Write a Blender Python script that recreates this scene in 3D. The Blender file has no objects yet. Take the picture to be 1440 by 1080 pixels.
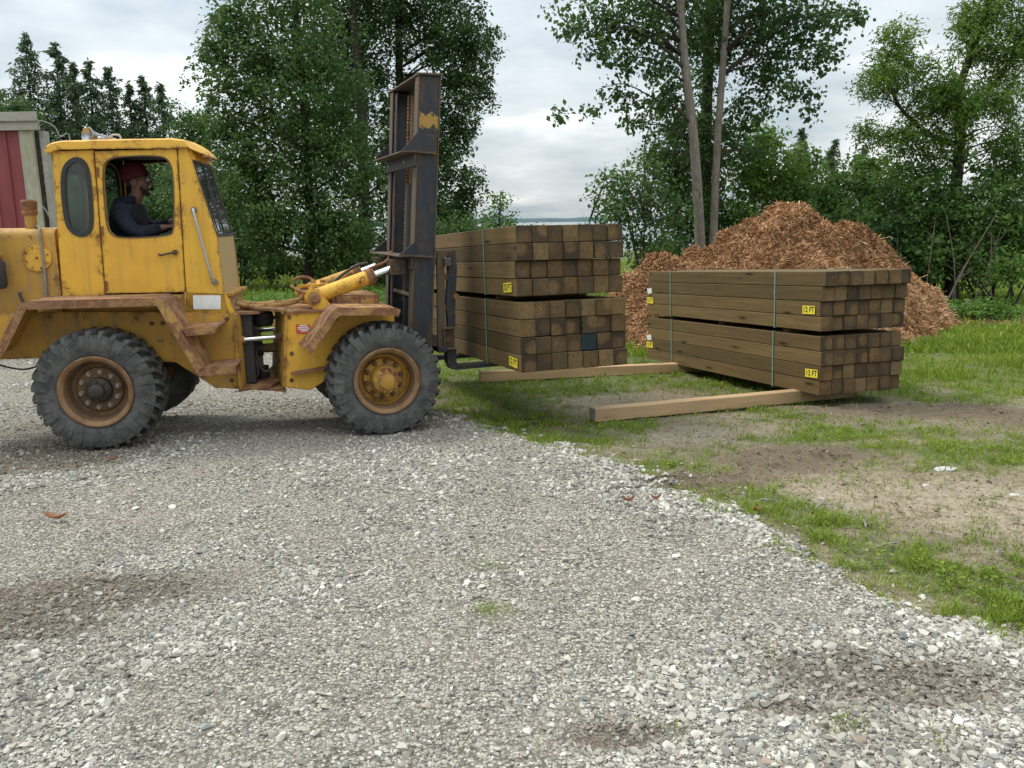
import bpy, bmesh, math, random
import numpy as np
from mathutils import Vector, Matrix
from mathutils.geometry import tessellate_polygon
from math import sin, cos, pi, radians as R

random.seed(7)
rng = np.random.default_rng(7)
scn = bpy.context.scene
C = scn.collection
EYE, PITCH, ROLL, FPX = 1.65, R(11.0), R(0.835), 1180.0

# ------------------------------------------------------------------ camera, light, exposure
cam_d = bpy.data.cameras.new('camera')
cam = bpy.data.objects.new('camera', cam_d)
C.objects.link(cam)
cam_d.sensor_width = 36.0
cam_d.lens = FPX / 1440 * 36.0
cam_d.clip_start, cam_d.clip_end = 0.05, 9000
_f = Vector((0, cos(PITCH), -sin(PITCH)))
_d0 = Vector((0, -sin(PITCH), -cos(PITCH)))
_r = Vector((1, 0, 0)) * cos(ROLL) + _d0 * sin(ROLL)
_d = _d0 * cos(ROLL) - Vector((1, 0, 0)) * sin(ROLL)
cam.matrix_world = Matrix(((_r.x, -_d.x, -_f.x, 0), (_r.y, -_d.y, -_f.y, 0), (_r.z, -_d.z, -_f.z, EYE), (0, 0, 0, 1)))
scn.camera = cam

SUN_EL, SUN_AZ = R(52), R(292)          # azimuth measured from +Y towards +X: high on the left, a little beyond the loader
world = bpy.data.worlds.new('World')
scn.world = world
world.use_nodes = True
wt = world.node_tree
wt.nodes.clear()


def wn(t, **k):
    n = wt.nodes.new(t)
    for a, v in k.items():
        if a in n.inputs:
            if isinstance(v, bpy.types.NodeSocket):
                wt.links.new(v, n.inputs[a])
            else:
                n.inputs[a].default_value = v
        else:
            setattr(n, a, v)
    return n


sky = wn('ShaderNodeTexSky')
sky.sky_type = 'NISHITA'
sky.sun_disc = False
sky.sun_elevation = SUN_EL
sky.sun_rotation = SUN_AZ
sky.air_density, sky.dust_density = 1.0, 1.5


def wmath(op, a, b=None, c=None, clamp=False):
    n = wt.nodes.new('ShaderNodeMath')
    n.operation = op
    n.use_clamp = clamp
    for i, v in enumerate((a, b, c)):
        if v is None:
            continue
        if isinstance(v, bpy.types.NodeSocket):
            wt.links.new(v, n.inputs[i])
        else:
            n.inputs[i].default_value = v
    return n.outputs[0]


tc = wn('ShaderNodeTexCoord')
sep = wn('ShaderNodeSeparateXYZ', Vector=tc.outputs['Generated'])
zc = wmath('MAXIMUM', wmath('ADD', sep.outputs['Z'], 0.22), 0.03)
cx = wmath('DIVIDE', sep.outputs['X'], zc)
cy = wmath('DIVIDE', sep.outputs['Y'], zc)
cmb = wn('ShaderNodeCombineXYZ', X=cx, Y=cy)
n1 = wn('ShaderNodeTexNoise', Vector=cmb.outputs[0], Scale=0.95, Detail=5.0, Roughness=0.5, Distortion=0.35)
n2 = wn('ShaderNodeTexNoise', Vector=cmb.outputs[0], Scale=2.6, Detail=5.0, Roughness=0.5)
cl = wmath('ADD', wmath('MULTIPLY', n1.outputs['Fac'], 0.7), wmath('MULTIPLY', n2.outputs['Fac'], 0.3))
ramp = wn('ShaderNodeValToRGB', Fac=cl)
el = ramp.color_ramp.elements
el[0].position, el[0].color = 0.415, (0.30, 0.362, 0.398, 1)
el[1].position, el[1].color = 0.585, (0.65, 0.66, 0.66, 1)
e = el.new(0.475); e.color = (0.41, 0.448, 0.468, 1)
e = el.new(0.53); e.color = (0.485, 0.52, 0.535, 1)
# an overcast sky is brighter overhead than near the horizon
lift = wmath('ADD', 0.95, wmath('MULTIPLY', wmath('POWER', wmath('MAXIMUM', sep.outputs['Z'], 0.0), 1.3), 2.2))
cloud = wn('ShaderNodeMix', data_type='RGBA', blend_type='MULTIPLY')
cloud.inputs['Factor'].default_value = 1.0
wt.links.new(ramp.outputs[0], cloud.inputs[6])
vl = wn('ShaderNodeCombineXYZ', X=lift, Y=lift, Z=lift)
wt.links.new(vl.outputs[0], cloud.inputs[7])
bg_sky = wn('ShaderNodeBackground', Color=sky.outputs[0], Strength=0.10)
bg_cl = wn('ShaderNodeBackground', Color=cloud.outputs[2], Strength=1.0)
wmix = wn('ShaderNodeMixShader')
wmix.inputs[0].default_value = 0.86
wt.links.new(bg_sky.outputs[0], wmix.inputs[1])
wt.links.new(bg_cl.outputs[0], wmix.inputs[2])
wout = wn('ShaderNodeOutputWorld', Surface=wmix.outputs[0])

sun_d = bpy.data.lights.new('sun', 'SUN')
sun_d.energy, sun_d.angle, sun_d.color = 1.5, R(14), (1.0, 0.93, 0.83)
sun = bpy.data.objects.new('sun', sun_d)
C.objects.link(sun)
sdir = Vector((sin(SUN_AZ) * cos(SUN_EL), cos(SUN_AZ) * cos(SUN_EL), sin(SUN_EL)))
sun.rotation_euler = sdir.to_track_quat('Z', 'Y').to_euler()
sun.location = (0, 0, 30)
vs = scn.view_settings
vs.view_transform, vs.look, vs.exposure, vs.gamma, vs.use_curve_mapping = 'Standard', 'None', 0.66, 1.0, False
scn.cycles.max_bounces = 6
scn.cycles.transparent_max_bounces = 12


# ------------------------------------------------------------------ geometry helpers
def ray(u, v):
    return Vector(_r) * ((u - 720) / FPX) + _f + Vector(_d) * ((v - 540) / FPX)


def at(u, v, y):                       # the place in the world at distance y that the surveyed sight line meets
    d = ray(u, v)
    return Vector((0, 0, EYE)) + d * (y / d.y)


def ground_at(u, v, z=0.0):
    d = ray(u, v)
    return Vector((0, 0, EYE)) + d * ((z - EYE) / d.z)


def tag(o, label=None, cat=None, group=None, kind=None):
    for k, v in (('label', label), ('category', cat), ('group', group), ('kind', kind)):
        if v:
            o[k] = v
    return o


def empty(name, loc=(0, 0, 0), parent=None):
    o = bpy.data.objects.new(name, None)
    o.empty_display_size = 0.2
    C.objects.link(o)
    o.location = loc
    if parent:
        o.parent = parent
    return o


def origin(o):                         # world place of an unrotated chain of parents
    v = Vector(o.location)
    while o.parent:
        o = o.parent
        v += Vector(o.location)
    return v


def put(name, me, mat, parent=None, world_coords=True):
    """one mesh object; its vertices are given in world coordinates and moved into the parent's space"""
    if world_coords and parent is not None:
        me.transform(Matrix.Translation(-origin(parent)))
    o = bpy.data.objects.new(name, me)
    for m in (mat if isinstance(mat, (list, tuple)) else [mat]):
        me.materials.append(m)
    C.objects.link(o)
    if parent:
        o.parent = parent
    return o


def bm_obj(name, bm, mat, parent=None, smooth=None, world_coords=True):
    bmesh.ops.recalc_face_normals(bm, faces=bm.faces)
    me = bpy.data.meshes.new(name)
    if smooth is not None:
        for f in bm.faces:
            f.smooth = True
        for ed in bm.edges:
            if len(ed.link_faces) == 2 and ed.calc_face_angle(0) > R(smooth):
                ed.smooth = False
    bm.to_mesh(me)
    bm.free()
    return put(name, me, mat, parent, world_coords)


def np_mesh(name, verts, faces, mat, parent=None, attrs=None, smooth=False, mats=None):
    """quads or triangles from arrays"""
    me = bpy.data.meshes.new(name)
    nv, nf, k = len(verts), len(faces), faces.shape[1]
    me.vertices.add(nv)
    v = np.asarray(verts, np.float32)
    if parent is not None:
        v = v - np.array(origin(parent), np.float32)
    me.vertices.foreach_set('co', v.ravel())
    me.loops.add(nf * k)
    me.loops.foreach_set('vertex_index', faces.astype(np.int32).ravel())
    me.polygons.add(nf)
    me.polygons.foreach_set('loop_start', np.arange(nf, dtype=np.int32) * k)
    try:
        me.polygons.foreach_set('loop_total', np.full(nf, k, np.int32))
    except Exception:
        pass
    me.polygons.foreach_set('use_smooth', np.full(nf, smooth, bool))
    for an, (dom, typ, arr) in (attrs or {}).items():
        a = me.attributes.new(an, typ, dom)
        a.data.foreach_set('color' if typ == 'FLOAT_COLOR' else 'vector' if typ == 'FLOAT_VECTOR' else 'value', np.asarray(arr, np.float32).ravel())
    me.update()
    me.validate()
    return put(name, me, mat, parent, world_coords=False)


def frame3(x, z=None):
    x = Vector(x).normalized()
    up = Vector(z) if z else (Vector((0, 0, 1)) if abs(x.z) < 0.95 else Vector((0, 1, 0)))
    y = up.cross(x).normalized()
    return x, y, x.cross(y)


def box(bm, c, size, ax=((1, 0, 0), (0, 1, 0), (0, 0, 1)), bevel=0.0, seg=1):
    c = Vector(c)
    X, Y, Z = (Vector(a) for a in ax)
    n = bmesh.new()
    vs_ = [n.verts.new(c + X * (sx * size[0] / 2) + Y * (sy * size[1] / 2) + Z * (sz * size[2] / 2)) for sz in (-1, 1) for sy in (-1, 1) for sx in (-1, 1)]
    for q in ((0, 2, 3, 1), (4, 5, 7, 6), (0, 1, 5, 4), (2, 6, 7, 3), (0, 4, 6, 2), (1, 3, 7, 5)):
        n.faces.new([vs_[i] for i in q])
    if bevel:
        bmesh.ops.bevel(n, geom=n.edges[:], offset=bevel, segments=seg, affect='EDGES', profile=0.5)
    merge(bm, n)


def merge(bm, n):
    me = bpy.data.meshes.new('tmp')
    bmesh.ops.recalc_face_normals(n, faces=n.faces)
    n.to_mesh(me)
    n.free()
    bm.from_mesh(me)
    bpy.data.meshes.remove(me)


def tube(bm, pts, r, n=8, caps=True, rs=None):
    pts = [Vector(p) for p in pts]
    rings = []
    prev = None
    for i, p in enumerate(pts):
        t = (pts[min(i + 1, len(pts) - 1)] - pts[max(i - 1, 0)])
        if t.length < 1e-9:
            t = Vector((0, 0, 1))
        t.normalize()
        if prev is None:
            a = Vector((0, 0, 1)) if abs(t.z) < 0.9 else Vector((1, 0, 0))
            y = t.cross(a).normalized()
        else:
            y = prev - t * prev.dot(t)
            y.normalize()
        prev = y
        z = t.cross(y)
        rr = rs[i] if rs else r
        rings.append([bm.verts.new(p + (y * cos(2 * pi * k / n) + z * sin(2 * pi * k / n)) * rr) for k in range(n)])
    for a, b in zip(rings, rings[1:]):
        for k in range(n):
            bm.faces.new((a[k], a[(k + 1) % n], b[(k + 1) % n], b[k]))
    if caps:
        bm.faces.new(rings[0][::-1])
        bm.faces.new(rings[-1])


def lathe(bm, prof, c, axis, n=32, closed=False):
    """prof: (radius, along axis)"""
    c = Vector(c)
    X, Y, Z = frame3(axis)
    rings = []
    for r, a in prof:
        if r < 1e-6:
            rings.append([bm.verts.new(c + X * a)])
        else:
            rings.append([bm.verts.new(c + X * a + (Y * cos(2 * pi * k / n) + Z * sin(2 * pi * k / n)) * r) for k in range(n)])
    prs = list(zip(rings, rings[1:]))
    if closed:
        prs.append((rings[-1], rings[0]))
    for a, b in prs:
        for k in range(n):
            k2 = (k + 1) % n
            if len(a) == 1 and len(b) == 1:
                continue
            if len(a) == 1:
                bm.faces.new((a[0], b[k2], b[k]))
            elif len(b) == 1:
                bm.faces.new((a[k], a[k2], b[0]))
            else:
                bm.faces.new((a[k], a[k2], b[k2], b[k]))


def chaikin(p, n=2):
    for _ in range(n):
        q = []
        for i in range(len(p)):
            a, b = Vector(p[i]), Vector(p[(i + 1) % len(p)])
            q += [tuple(a * .75 + b * .25), tuple(a * .25 + b * .75)]
        p = q
    return p


def plate(bm, outer, P0, P1, holes=()):
    """a flat plate with cut-outs. outer/holes: 2-D polygons; P0, P1 map (a, b) to the two faces"""
    polys = [[Vector((a, b, 0)) for a, b in outer]] + [[Vector((a, b, 0)) for a, b in h] for h in holes]
    flat = [v for p in polys for v in p]
    tris = tessellate_polygon(polys)
    A = [bm.verts.new(P0(v.x, v.y)) for v in flat]
    B = [bm.verts.new(P1(v.x, v.y)) for v in flat]
    for t in tris:
        try:
            bm.faces.new([A[i] for i in t]); bm.faces.new([B[i] for i in t][::-1])
        except ValueError:
            pass
    k = 0
    for p in polys:
        n = len(p)
        for i in range(n):
            a, b = k + i, k + (i + 1) % n
            bm.faces.new((A[a], A[b], B[b], B[a]))
        k += n


def hash2(ix, iy, s):
    h = (ix * 374761393 + iy * 668265263 + s * 1442695041) & 0xffffffff
    h = ((h ^ (h >> 13)) * 1274126177) & 0xffffffff
    return ((h ^ (h >> 16)) & 0xffff) / 65535.0


def vnoise(x, y, scale=1.0, seed=0, octaves=1):
    x = np.asarray(x, float) * scale
    y = np.asarray(y, float) * scale
    out, amp, tot = 0, 1.0, 0
    for o in range(octaves):
        ix, iy = np.floor(x).astype(np.int64), np.floor(y).astype(np.int64)
        fx, fy = x - ix, y - iy
        fx, fy = fx * fx * (3 - 2 * fx), fy * fy * (3 - 2 * fy)
        a, b = hash2(ix, iy, seed + o), hash2(ix + 1, iy, seed + o)
        c, d = hash2(ix, iy + 1, seed + o), hash2(ix + 1, iy + 1, seed + o)
        out = out + amp * ((a * (1 - fx) + b * fx) * (1 - fy) + (c * (1 - fx) + d * fx) * fy)
        tot += amp
        amp *= 0.5
        x, y = x * 2.03 + 17, y * 2.03 + 31
    return out / tot


def sstep(a, b, x):
    t = np.clip((x - a) / (b - a), 0, 1)
    return t * t * (3 - 2 * t)


# ------------------------------------------------------------------ materials
class NT:
    def __init__(self, name):
        self.m = bpy.data.materials.new(name)
        self.m.use_nodes = True
        self.t = self.m.node_tree
        self.t.nodes.clear()
        self.out = self.t.nodes.new('ShaderNodeOutputMaterial')

    def n(self, t, **k):
        n = self.t.nodes.new(t)
        for a, v in k.items():
            if a in n.inputs:
                if isinstance(v, bpy.types.NodeSocket):
                    self.t.links.new(v, n.inputs[a])
                else:
                    n.inputs[a].default_value = v
            else:
                setattr(n, a, v)
        return n

    def math(self, op, a, b=None, clamp=False):
        n = self.t.nodes.new('ShaderNodeMath')
        n.operation = op
        n.use_clamp = clamp
        for i, v in enumerate((a, b)):
            if v is None:
                continue
            if isinstance(v, bpy.types.NodeSocket):
                self.t.links.new(v, n.inputs[i])
            else:
                n.inputs[i].default_value = v
        return n.outputs[0]

    def mix(self, f, a, b, blend='MIX'):
        n = self.t.nodes.new('ShaderNodeMix')
        n.data_type, n.blend_type = 'RGBA', blend
        for i, v in ((0, f), (6, a), (7, b)):
            if isinstance(v, bpy.types.NodeSocket):
                self.t.links.new(v, n.inputs[i])
            elif i == 0:
                n.inputs[0].default_value = v
            else:
                n.inputs[i].default_value = (*v, 1) if len(v) == 3 else v
        return n.outputs[2]

    def ramp(self, f, *stops):
        n = self.t.nodes.new('ShaderNodeValToRGB')
        self.t.links.new(f, n.inputs[0])
        el = n.color_ramp.elements
        while len(el) < len(stops):
            el.new(0.5)
        for e_, (p, c) in zip(el, stops):
            e_.position = p
            e_.color = (c, c, c, 1) if isinstance(c, (int, float)) else (*c, 1)
        return n.outputs[0]

    def coord(self, which='Object', scale=(1, 1, 1), rot=(0, 0, 0)):
        tc_ = self.n('ShaderNodeTexCoord')
        mp = self.n('ShaderNodeMapping', Vector=tc_.outputs[which])
        mp.inputs['Scale'].default_value = scale
        mp.inputs['Rotation'].default_value = rot
        return mp.outputs[0]

    def noise(self, vec, scale, detail=3.0, rough=0.55, dist=0.0):
        return self.n('ShaderNodeTexNoise', Vector=vec, Scale=scale, Detail=detail, Roughness=rough, Distortion=dist).outputs['Fac']

    def bump(self, h, strength=0.3, dist=0.01):
        return self.n('ShaderNodeBump', Height=h, Strength=strength, Distance=dist).outputs[0]

    def bsdf(self, color, rough=0.7, normal=None, metal=0.0, spec=0.5, **k):
        b = self.n('ShaderNodeBsdfPrincipled')
        for nm, v in (('Base Color', color), ('Roughness', rough), ('Metallic', metal), ('Specular IOR Level', spec), ('Normal', normal)):
            if v is None:
                continue
            if isinstance(v, bpy.types.NodeSocket):
                self.t.links.new(v, b.inputs[nm])
            else:
                b.inputs[nm].default_value = (*v, 1) if isinstance(v, tuple) and len(v) == 3 else v
        self.t.links.new(b.outputs[0], self.out.inputs[0])
        return self.m

    def edge(self, radius=0.012):
        """1 on worn outer edges"""
        bv = self.n('ShaderNodeBevel', samples=4, Radius=radius)
        g = self.n('ShaderNodeNewGeometry')
        d = self.n('ShaderNodeVectorMath', operation='DOT_PRODUCT')
        self.t.links.new(bv.outputs[0], d.inputs[0])
        self.t.links.new(g.outputs['Normal'], d.inputs[1])
        return self.math('SUBTRACT', 1.0, d.outputs['Value'])


def painted(name, base, base2, rust1=(0.085, 0.03, 0.014), rust2=(0.22, 0.085, 0.03), amount=0.5, dirt=(0.20, 0.16, 0.10), dirtiness=0.3, rough=0.55, edge_wear=1.0):
    g = NT(name)
    v = g.coord()
    big = g.noise(v, 2.2, 4)
    mid = g.noise(v, 9, 6, 0.65)
    fine = g.noise(v, 60, 4, 0.7)
    streak = g.noise(g.coord(scale=(22, 22, 1.3)), 1.0, 4, 0.6)
    col = g.mix(g.ramp(big, (0.35, 0.0), (0.68, 1.0)), base, base2)
    col = g.mix(g.math('MULTIPLY', g.ramp(fine, (0.35, 0.0), (0.7, 1.0)), 0.18), col, tuple(c * 0.6 for c in base))
    dm = g.math('MULTIPLY', g.ramp(g.math('ADD', g.math('MULTIPLY', streak, 0.6), g.math('MULTIPLY', mid, 0.4)), (0.45, 0.0), (0.66, 1.0)), dirtiness)
    col = g.mix(dm, col, dirt)
    lo = 0.73 - 0.16 * amount
    ed0 = g.ramp(g.edge(0.022), (0.01, 0.0), (0.16, 1.0))
    ed1 = g.ramp(g.edge(0.085), (0.004, 0.0), (0.12, 1.0))
    spots = g.ramp(g.math('ADD', g.math('ADD', g.math('MULTIPLY', mid, 0.66), g.math('MULTIPLY', fine, 0.34)), g.math('MULTIPLY', ed1, 0.085 * edge_wear)), (lo - 0.03, 0.0), (lo, 1.0))
    ed = g.math('MULTIPLY', ed0, g.ramp(g.math('ADD', g.math('MULTIPLY', mid, 0.6), g.math('MULTIPLY', fine, 0.4)), (0.44, 0.0), (0.53, 1.0)))
    ed = g.math('MULTIPLY', ed, edge_wear)
    stk = g.math('MULTIPLY', g.ramp(streak, (0.62, 0.0), (0.75, 1.0)), 0.45 * amount)
    rm = g.math('MAXIMUM', g.math('MAXIMUM', spots, ed), stk, True)
    rust = g.mix(g.ramp(fine, (0.3, 0.0), (0.7, 1.0)), rust1, rust2)
    col = g.mix(rm, col, rust)
    rg = g.math('ADD', rough, g.math('MULTIPLY', rm, 0.35), True)
    nrm = g.bump(g.math('ADD', g.math('MULTIPLY', rm, -0.5), g.math('MULTIPLY', mid, 0.5)), 0.35, 0.006)
    return g.bsdf(col, rg, nrm, spec=0.4)


def simple(name, col, col2=None, scale=20.0, rough=0.7, bump=0.2, metal=0.0, spec=0.4, stretch=(1, 1, 1), dist=0.004):
    g = NT(name)
    v = g.coord(scale=stretch)
    a = g.noise(v, scale, 5, 0.6)
    b = g.noise(v, scale * 0.17, 3, 0.6)
    f = g.math('ADD', g.math('MULTIPLY', a, 0.55), g.math('MULTIPLY', b, 0.45))
    c = g.mix(g.ramp(f, (0.36, 0.0), (0.64, 1.0)), col, col2 or tuple(x * 0.7 for x in col))
    return g.bsdf(c, rough, g.bump(a, bump, dist), metal, spec)


M = {}
M['yellow'] = painted('yellow_paint', (0.74, 0.415, 0.042), (0.66, 0.345, 0.036), amount=0.48, dirtiness=0.24)
M['yellow_dirty'] = painted('dirty_yellow_paint', (0.54, 0.29, 0.034), (0.40, 0.215, 0.040), amount=0.62, dirtiness=0.6, rough=0.65)
M['dusty'] = painted('dusty_yellow_paint', (0.46, 0.33, 0.14), (0.50, 0.32, 0.09), amount=0.25, dirt=(0.38, 0.32, 0.22), dirtiness=0.8, rough=0.75)
M['rust'] = painted('rusty_plate', (0.255, 0.135, 0.080), (0.50, 0.28, 0.060), rust1=(0.095, 0.042, 0.026), rust2=(0.27, 0.13, 0.065), amount=1.35, dirt=(0.27, 0.20, 0.15), dirtiness=0.75, rough=0.85)
M['mast'] = painted('blue_black_paint', (0.014, 0.018, 0.027), (0.026, 0.028, 0.032), rust1=(0.05, 0.03, 0.02), rust2=(0.13, 0.075, 0.04), amount=0.55, dirt=(0.06, 0.05, 0.038), dirtiness=0.45, rough=0.55)
M['mast_worn'] = painted('worn_steel', (0.085, 0.070, 0.052), (0.055, 0.050, 0.045), rust1=(0.06, 0.035, 0.02), rust2=(0.17, 0.10, 0.045), amount=0.9, dirt=(0.12, 0.10, 0.07), dirtiness=0.6, rough=0.65)
M['rim'] = painted('rusty_rim', (0.27, 0.165, 0.080), (0.215, 0.115, 0.062), rust1=(0.10, 0.045, 0.02), rust2=(0.24, 0.12, 0.05), amount=0.9, dirt=(0.20, 0.14, 0.08), dirtiness=0.7, rough=0.8)
M['rim_dark'] = painted('greasy_rim', (0.17, 0.10, 0.04), (0.11, 0.065, 0.035), rust1=(0.05, 0.028, 0.015), rust2=(0.12, 0.065, 0.03), amount=0.9, dirt=(0.07, 0.05, 0.035), dirtiness=0.7, rough=0.8)
M['grease'] = simple('black_grease', (0.022, 0.019, 0.016), (0.05, 0.04, 0.03), 30, 0.55, 0.3)
M['nut'] = simple('nut_steel', (0.34, 0.31, 0.27), (0.16, 0.11, 0.08), 90, 0.5, 0.2, metal=0.4)
M['chrome'] = simple('chrome', (0.78, 0.78, 0.77), (0.70, 0.70, 0.69), 40, 0.16, 0.02, metal=1.0)
M['steel'] = simple('galvanised_steel', (0.50, 0.50, 0.50), (0.36, 0.35, 0.33), 60, 0.4, 0.1, metal=0.8)
M['horn'] = simple('weathered_chrome', (0.42, 0.43, 0.45), (0.30, 0.31, 0.33), 40, 0.35, 0.05, metal=0.7)
M['gasket'] = simple('black_gasket', (0.022, 0.022, 0.023), (0.035, 0.034, 0.033), 40, 0.6, 0.1)
M['black'] = simple('black_metal', (0.03, 0.032, 0.036), (0.05, 0.046, 0.043), 20, 0.6, 0.1)
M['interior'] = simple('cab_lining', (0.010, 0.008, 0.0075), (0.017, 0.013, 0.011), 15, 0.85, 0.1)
M['hose_yellow'] = painted('painted_hose', (0.44, 0.25, 0.06), (0.36, 0.20, 0.07), amount=0.6, dirtiness=0.5)
M['hose'] = simple('black_hose', (0.03, 0.028, 0.026), (0.07, 0.055, 0.045), 50, 0.6, 0.2)
M['rope'] = simple('grey_rope', (0.30, 0.28, 0.24), (0.17, 0.155, 0.13), 160, 0.9, 0.8)
M['white'] = simple('white_sticker', (0.78, 0.78, 0.76), (0.62, 0.60, 0.56), 40, 0.5, 0.05)
M['red_sticker'] = simple('red_sticker', (0.55, 0.07, 0.045), (0.46, 0.09, 0.06), 60, 0.5, 0.05)
M['tag'] = simple('yellow_tag', (0.80, 0.66, 0.045), (0.72, 0.58, 0.05), 30, 0.55, 0.05)
M['ink'] = simple('black_ink', (0.015, 0.015, 0.014), (0.025, 0.024, 0.02), 30, 0.6, 0.0)
M['band'] = simple('green_band', (0.13, 0.27, 0.22), (0.17, 0.31, 0.26), 30, 0.35, 0.05)
M['skin'] = simple('skin', (0.24, 0.125, 0.085), (0.20, 0.098, 0.066), 40, 0.55, 0.1, dist=0.001)
M['hair'] = simple('dark_hair', (0.018, 0.012, 0.009), (0.03, 0.02, 0.015), 200, 0.6, 0.5)
M['hoodie'] = simple('navy_cloth', (0.010, 0.013, 0.023), (0.019, 0.023, 0.036), 16, 0.92, 0.9, dist=0.03)
M['trousers'] = simple('dark_denim', (0.03, 0.034, 0.045), (0.045, 0.05, 0.06), 90, 0.9, 0.4)
M['cap'] = simple('red_cloth', (0.115, 0.012, 0.016), (0.085, 0.009, 0.013), 120, 0.9, 0.4)
M['red_siding'] = simple('red_metal_siding', (0.19, 0.036, 0.036), (0.24, 0.058, 0.052), 5, 0.5, 0.08, stretch=(3, 3, 0.5))
M['fascia'] = simple('weathered_grey_timber', (0.38, 0.36, 0.30), (0.27, 0.255, 0.21), 26, 0.85, 0.4, stretch=(0.15, 1, 1))
M['post'] = simple('lichened_timber', (0.42, 0.42, 0.30), (0.27, 0.25, 0.17), 14, 0.9, 0.5, stretch=(1, 1, 0.35))
M['branch'] = simple('bare_branch', (0.20, 0.165, 0.125), (0.13, 0.105, 0.08), 25, 0.9, 0.4)
M['log'] = simple('weathered_log', (0.27, 0.25, 0.225), (0.15, 0.135, 0.12), 12, 0.9, 0.5, stretch=(0.3, 1, 1))


def bark(name, a, b, sc=7):
    g = NT(name)
    v = g.coord(scale=(1, 1, 0.22))
    n_ = g.noise(v, sc * 4, 6, 0.65, 0.4)
    big = g.noise(g.coord(), 1.6, 3)
    c = g.mix(g.ramp(n_, (0.36, 0.0), (0.62, 1.0)), b, a)
    c = g.mix(g.math('MULTIPLY', g.ramp(big, (0.45, 0.0), (0.65, 1.0)), 0.55), c, tuple(x * 0.55 for x in a))
    return g.bsdf(c, 0.92, g.bump(n_, 0.7, 0.03), spec=0.2)


M['bark'] = bark('grey_bark', (0.255, 0.225, 0.185), (0.13, 0.11, 0.088))
M['bark_dark'] = bark('dark_bark', (0.062, 0.052, 0.042), (0.03, 0.025, 0.02))


def leafmat(name, c1, c2, trans=0.35):
    g = NT(name)
    at_ = g.n('ShaderNodeAttribute', attribute_name='tone')
    c = g.mix(at_.outputs['Fac'], c1, c2)
    d = g.n('ShaderNodeBsdfPrincipled', Roughness=0.5)
    d.inputs['Specular IOR Level'].default_value = 0.22
    g.t.links.new(c, d.inputs['Base Color'])
    t = g.n('ShaderNodeBsdfTranslucent')
    g.t.links.new(g.mix(0.35, c, (c2[0] * 1.5, c2[1] * 1.6, c2[2])), t.inputs['Color'])
    mx = g.n('ShaderNodeMixShader')
    mx.inputs[0].default_value = trans
    g.t.links.new(d.outputs[0], mx.inputs[1])
    g.t.links.new(t.outputs[0], mx.inputs[2])
    g.t.links.new(mx.outputs[0], g.out.inputs[0])
    return g.m


M['leaf'] = leafmat('poplar_leaf', (0.036, 0.084, 0.024), (0.130, 0.210, 0.060))
M['leaf_dark'] = leafmat('dark_leaf', (0.026, 0.064, 0.022), (0.098, 0.170, 0.050))
M['leaf_bright'] = leafmat('bright_leaf', (0.056, 0.125, 0.020), (0.16, 0.27, 0.048))
M['leaf_hedge'] = leafmat('hedge_leaf', (0.042, 0.100, 0.024), (0.140, 0.235, 0.056))
M['leaf_willow'] = leafmat('willow_leaf', (0.062, 0.130, 0.022), (0.185, 0.29, 0.058))
M['needle'] = leafmat('conifer_spray', (0.045, 0.085, 0.042), (0.130, 0.195, 0.095), 0.2)
M['grass'] = leafmat('grass_blade', (0.095, 0.165, 0.016), (0.27, 0.345, 0.050), 0.35)


def wood_side(name, a, b, knots=True, grain=1.0):
    g = NT(name)
    oi = g.n('ShaderNodeObjectInfo')
    tc_ = g.n('ShaderNodeTexCoord')
    off = g.n('ShaderNodeVectorMath', operation='MULTIPLY_ADD')
    g.t.links.new(oi.outputs['Random'], off.inputs[0])
    off.inputs[1].default_value = (37.0, 11.0, 23.0)
    g.t.links.new(tc_.outputs['Object'], off.inputs[2])

    def mp(s):
        q = g.n('ShaderNodeMapping', Vector=off.outputs[0])
        q.inputs['Scale'].default_value = s
        return q.outputs[0]
    gr = g.noise(mp((0.9, 26, 26)), 1.6, 5, 0.65, 0.5)
    bl = g.noise(mp((1.1, 5, 5)), 1.3, 3, 0.5)
    fine = g.noise(mp((6, 120, 120)), 1.0, 3, 0.6)
    c = g.mix(g.ramp(gr, (0.33, 0.0), (0.66, 1.0)), b, a)
    c = g.mix(g.math('MULTIPLY', g.ramp(bl, (0.36, 0.0), (0.66, 1.0)), 0.6), c, tuple(x * 0.62 for x in a))
    c = g.mix(g.math('MULTIPLY', fine, 0.25), c, tuple(x * 0.5 for x in b))
    h = gr
    if knots:
        vo = g.n('ShaderNodeTexVoronoi', Vector=mp((1.0, 5.0, 5.0)), Scale=1.7)
        vo.inputs['Randomness'].default_value = 1.0
        k = g.ramp(vo.outputs['Distance'], (0.06, 1.0), (0.16, 0.0))
        k2 = g.ramp(vo.outputs['Distance'], (0.10, 0.6), (0.34, 0.0))
        c = g.mix(g.math('MULTIPLY', k2, 0.55), c, tuple(x * 0.6 for x in b))
        c = g.mix(k, c, tuple(x * 0.22 for x in b))
    rv = g.math('ADD', 0.68, g.math('MULTIPLY', oi.outputs['Random'], 0.60))
    cv = g.n('ShaderNodeCombineXYZ', X=rv, Y=rv, Z=rv)
    c = g.mix(1.0, c, cv.outputs[0], 'MULTIPLY')
    return g.bsdf(c, 0.75, g.bump(h, 0.3 * grain, 0.004), spec=0.3)


M['timber'] = wood_side('treated_timber', (0.185, 0.124, 0.048), (0.098, 0.066, 0.027))
M['fresh'] = wood_side('fresh_sawn_fir', (0.60, 0.41, 0.23), (0.48, 0.305, 0.16))


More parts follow.
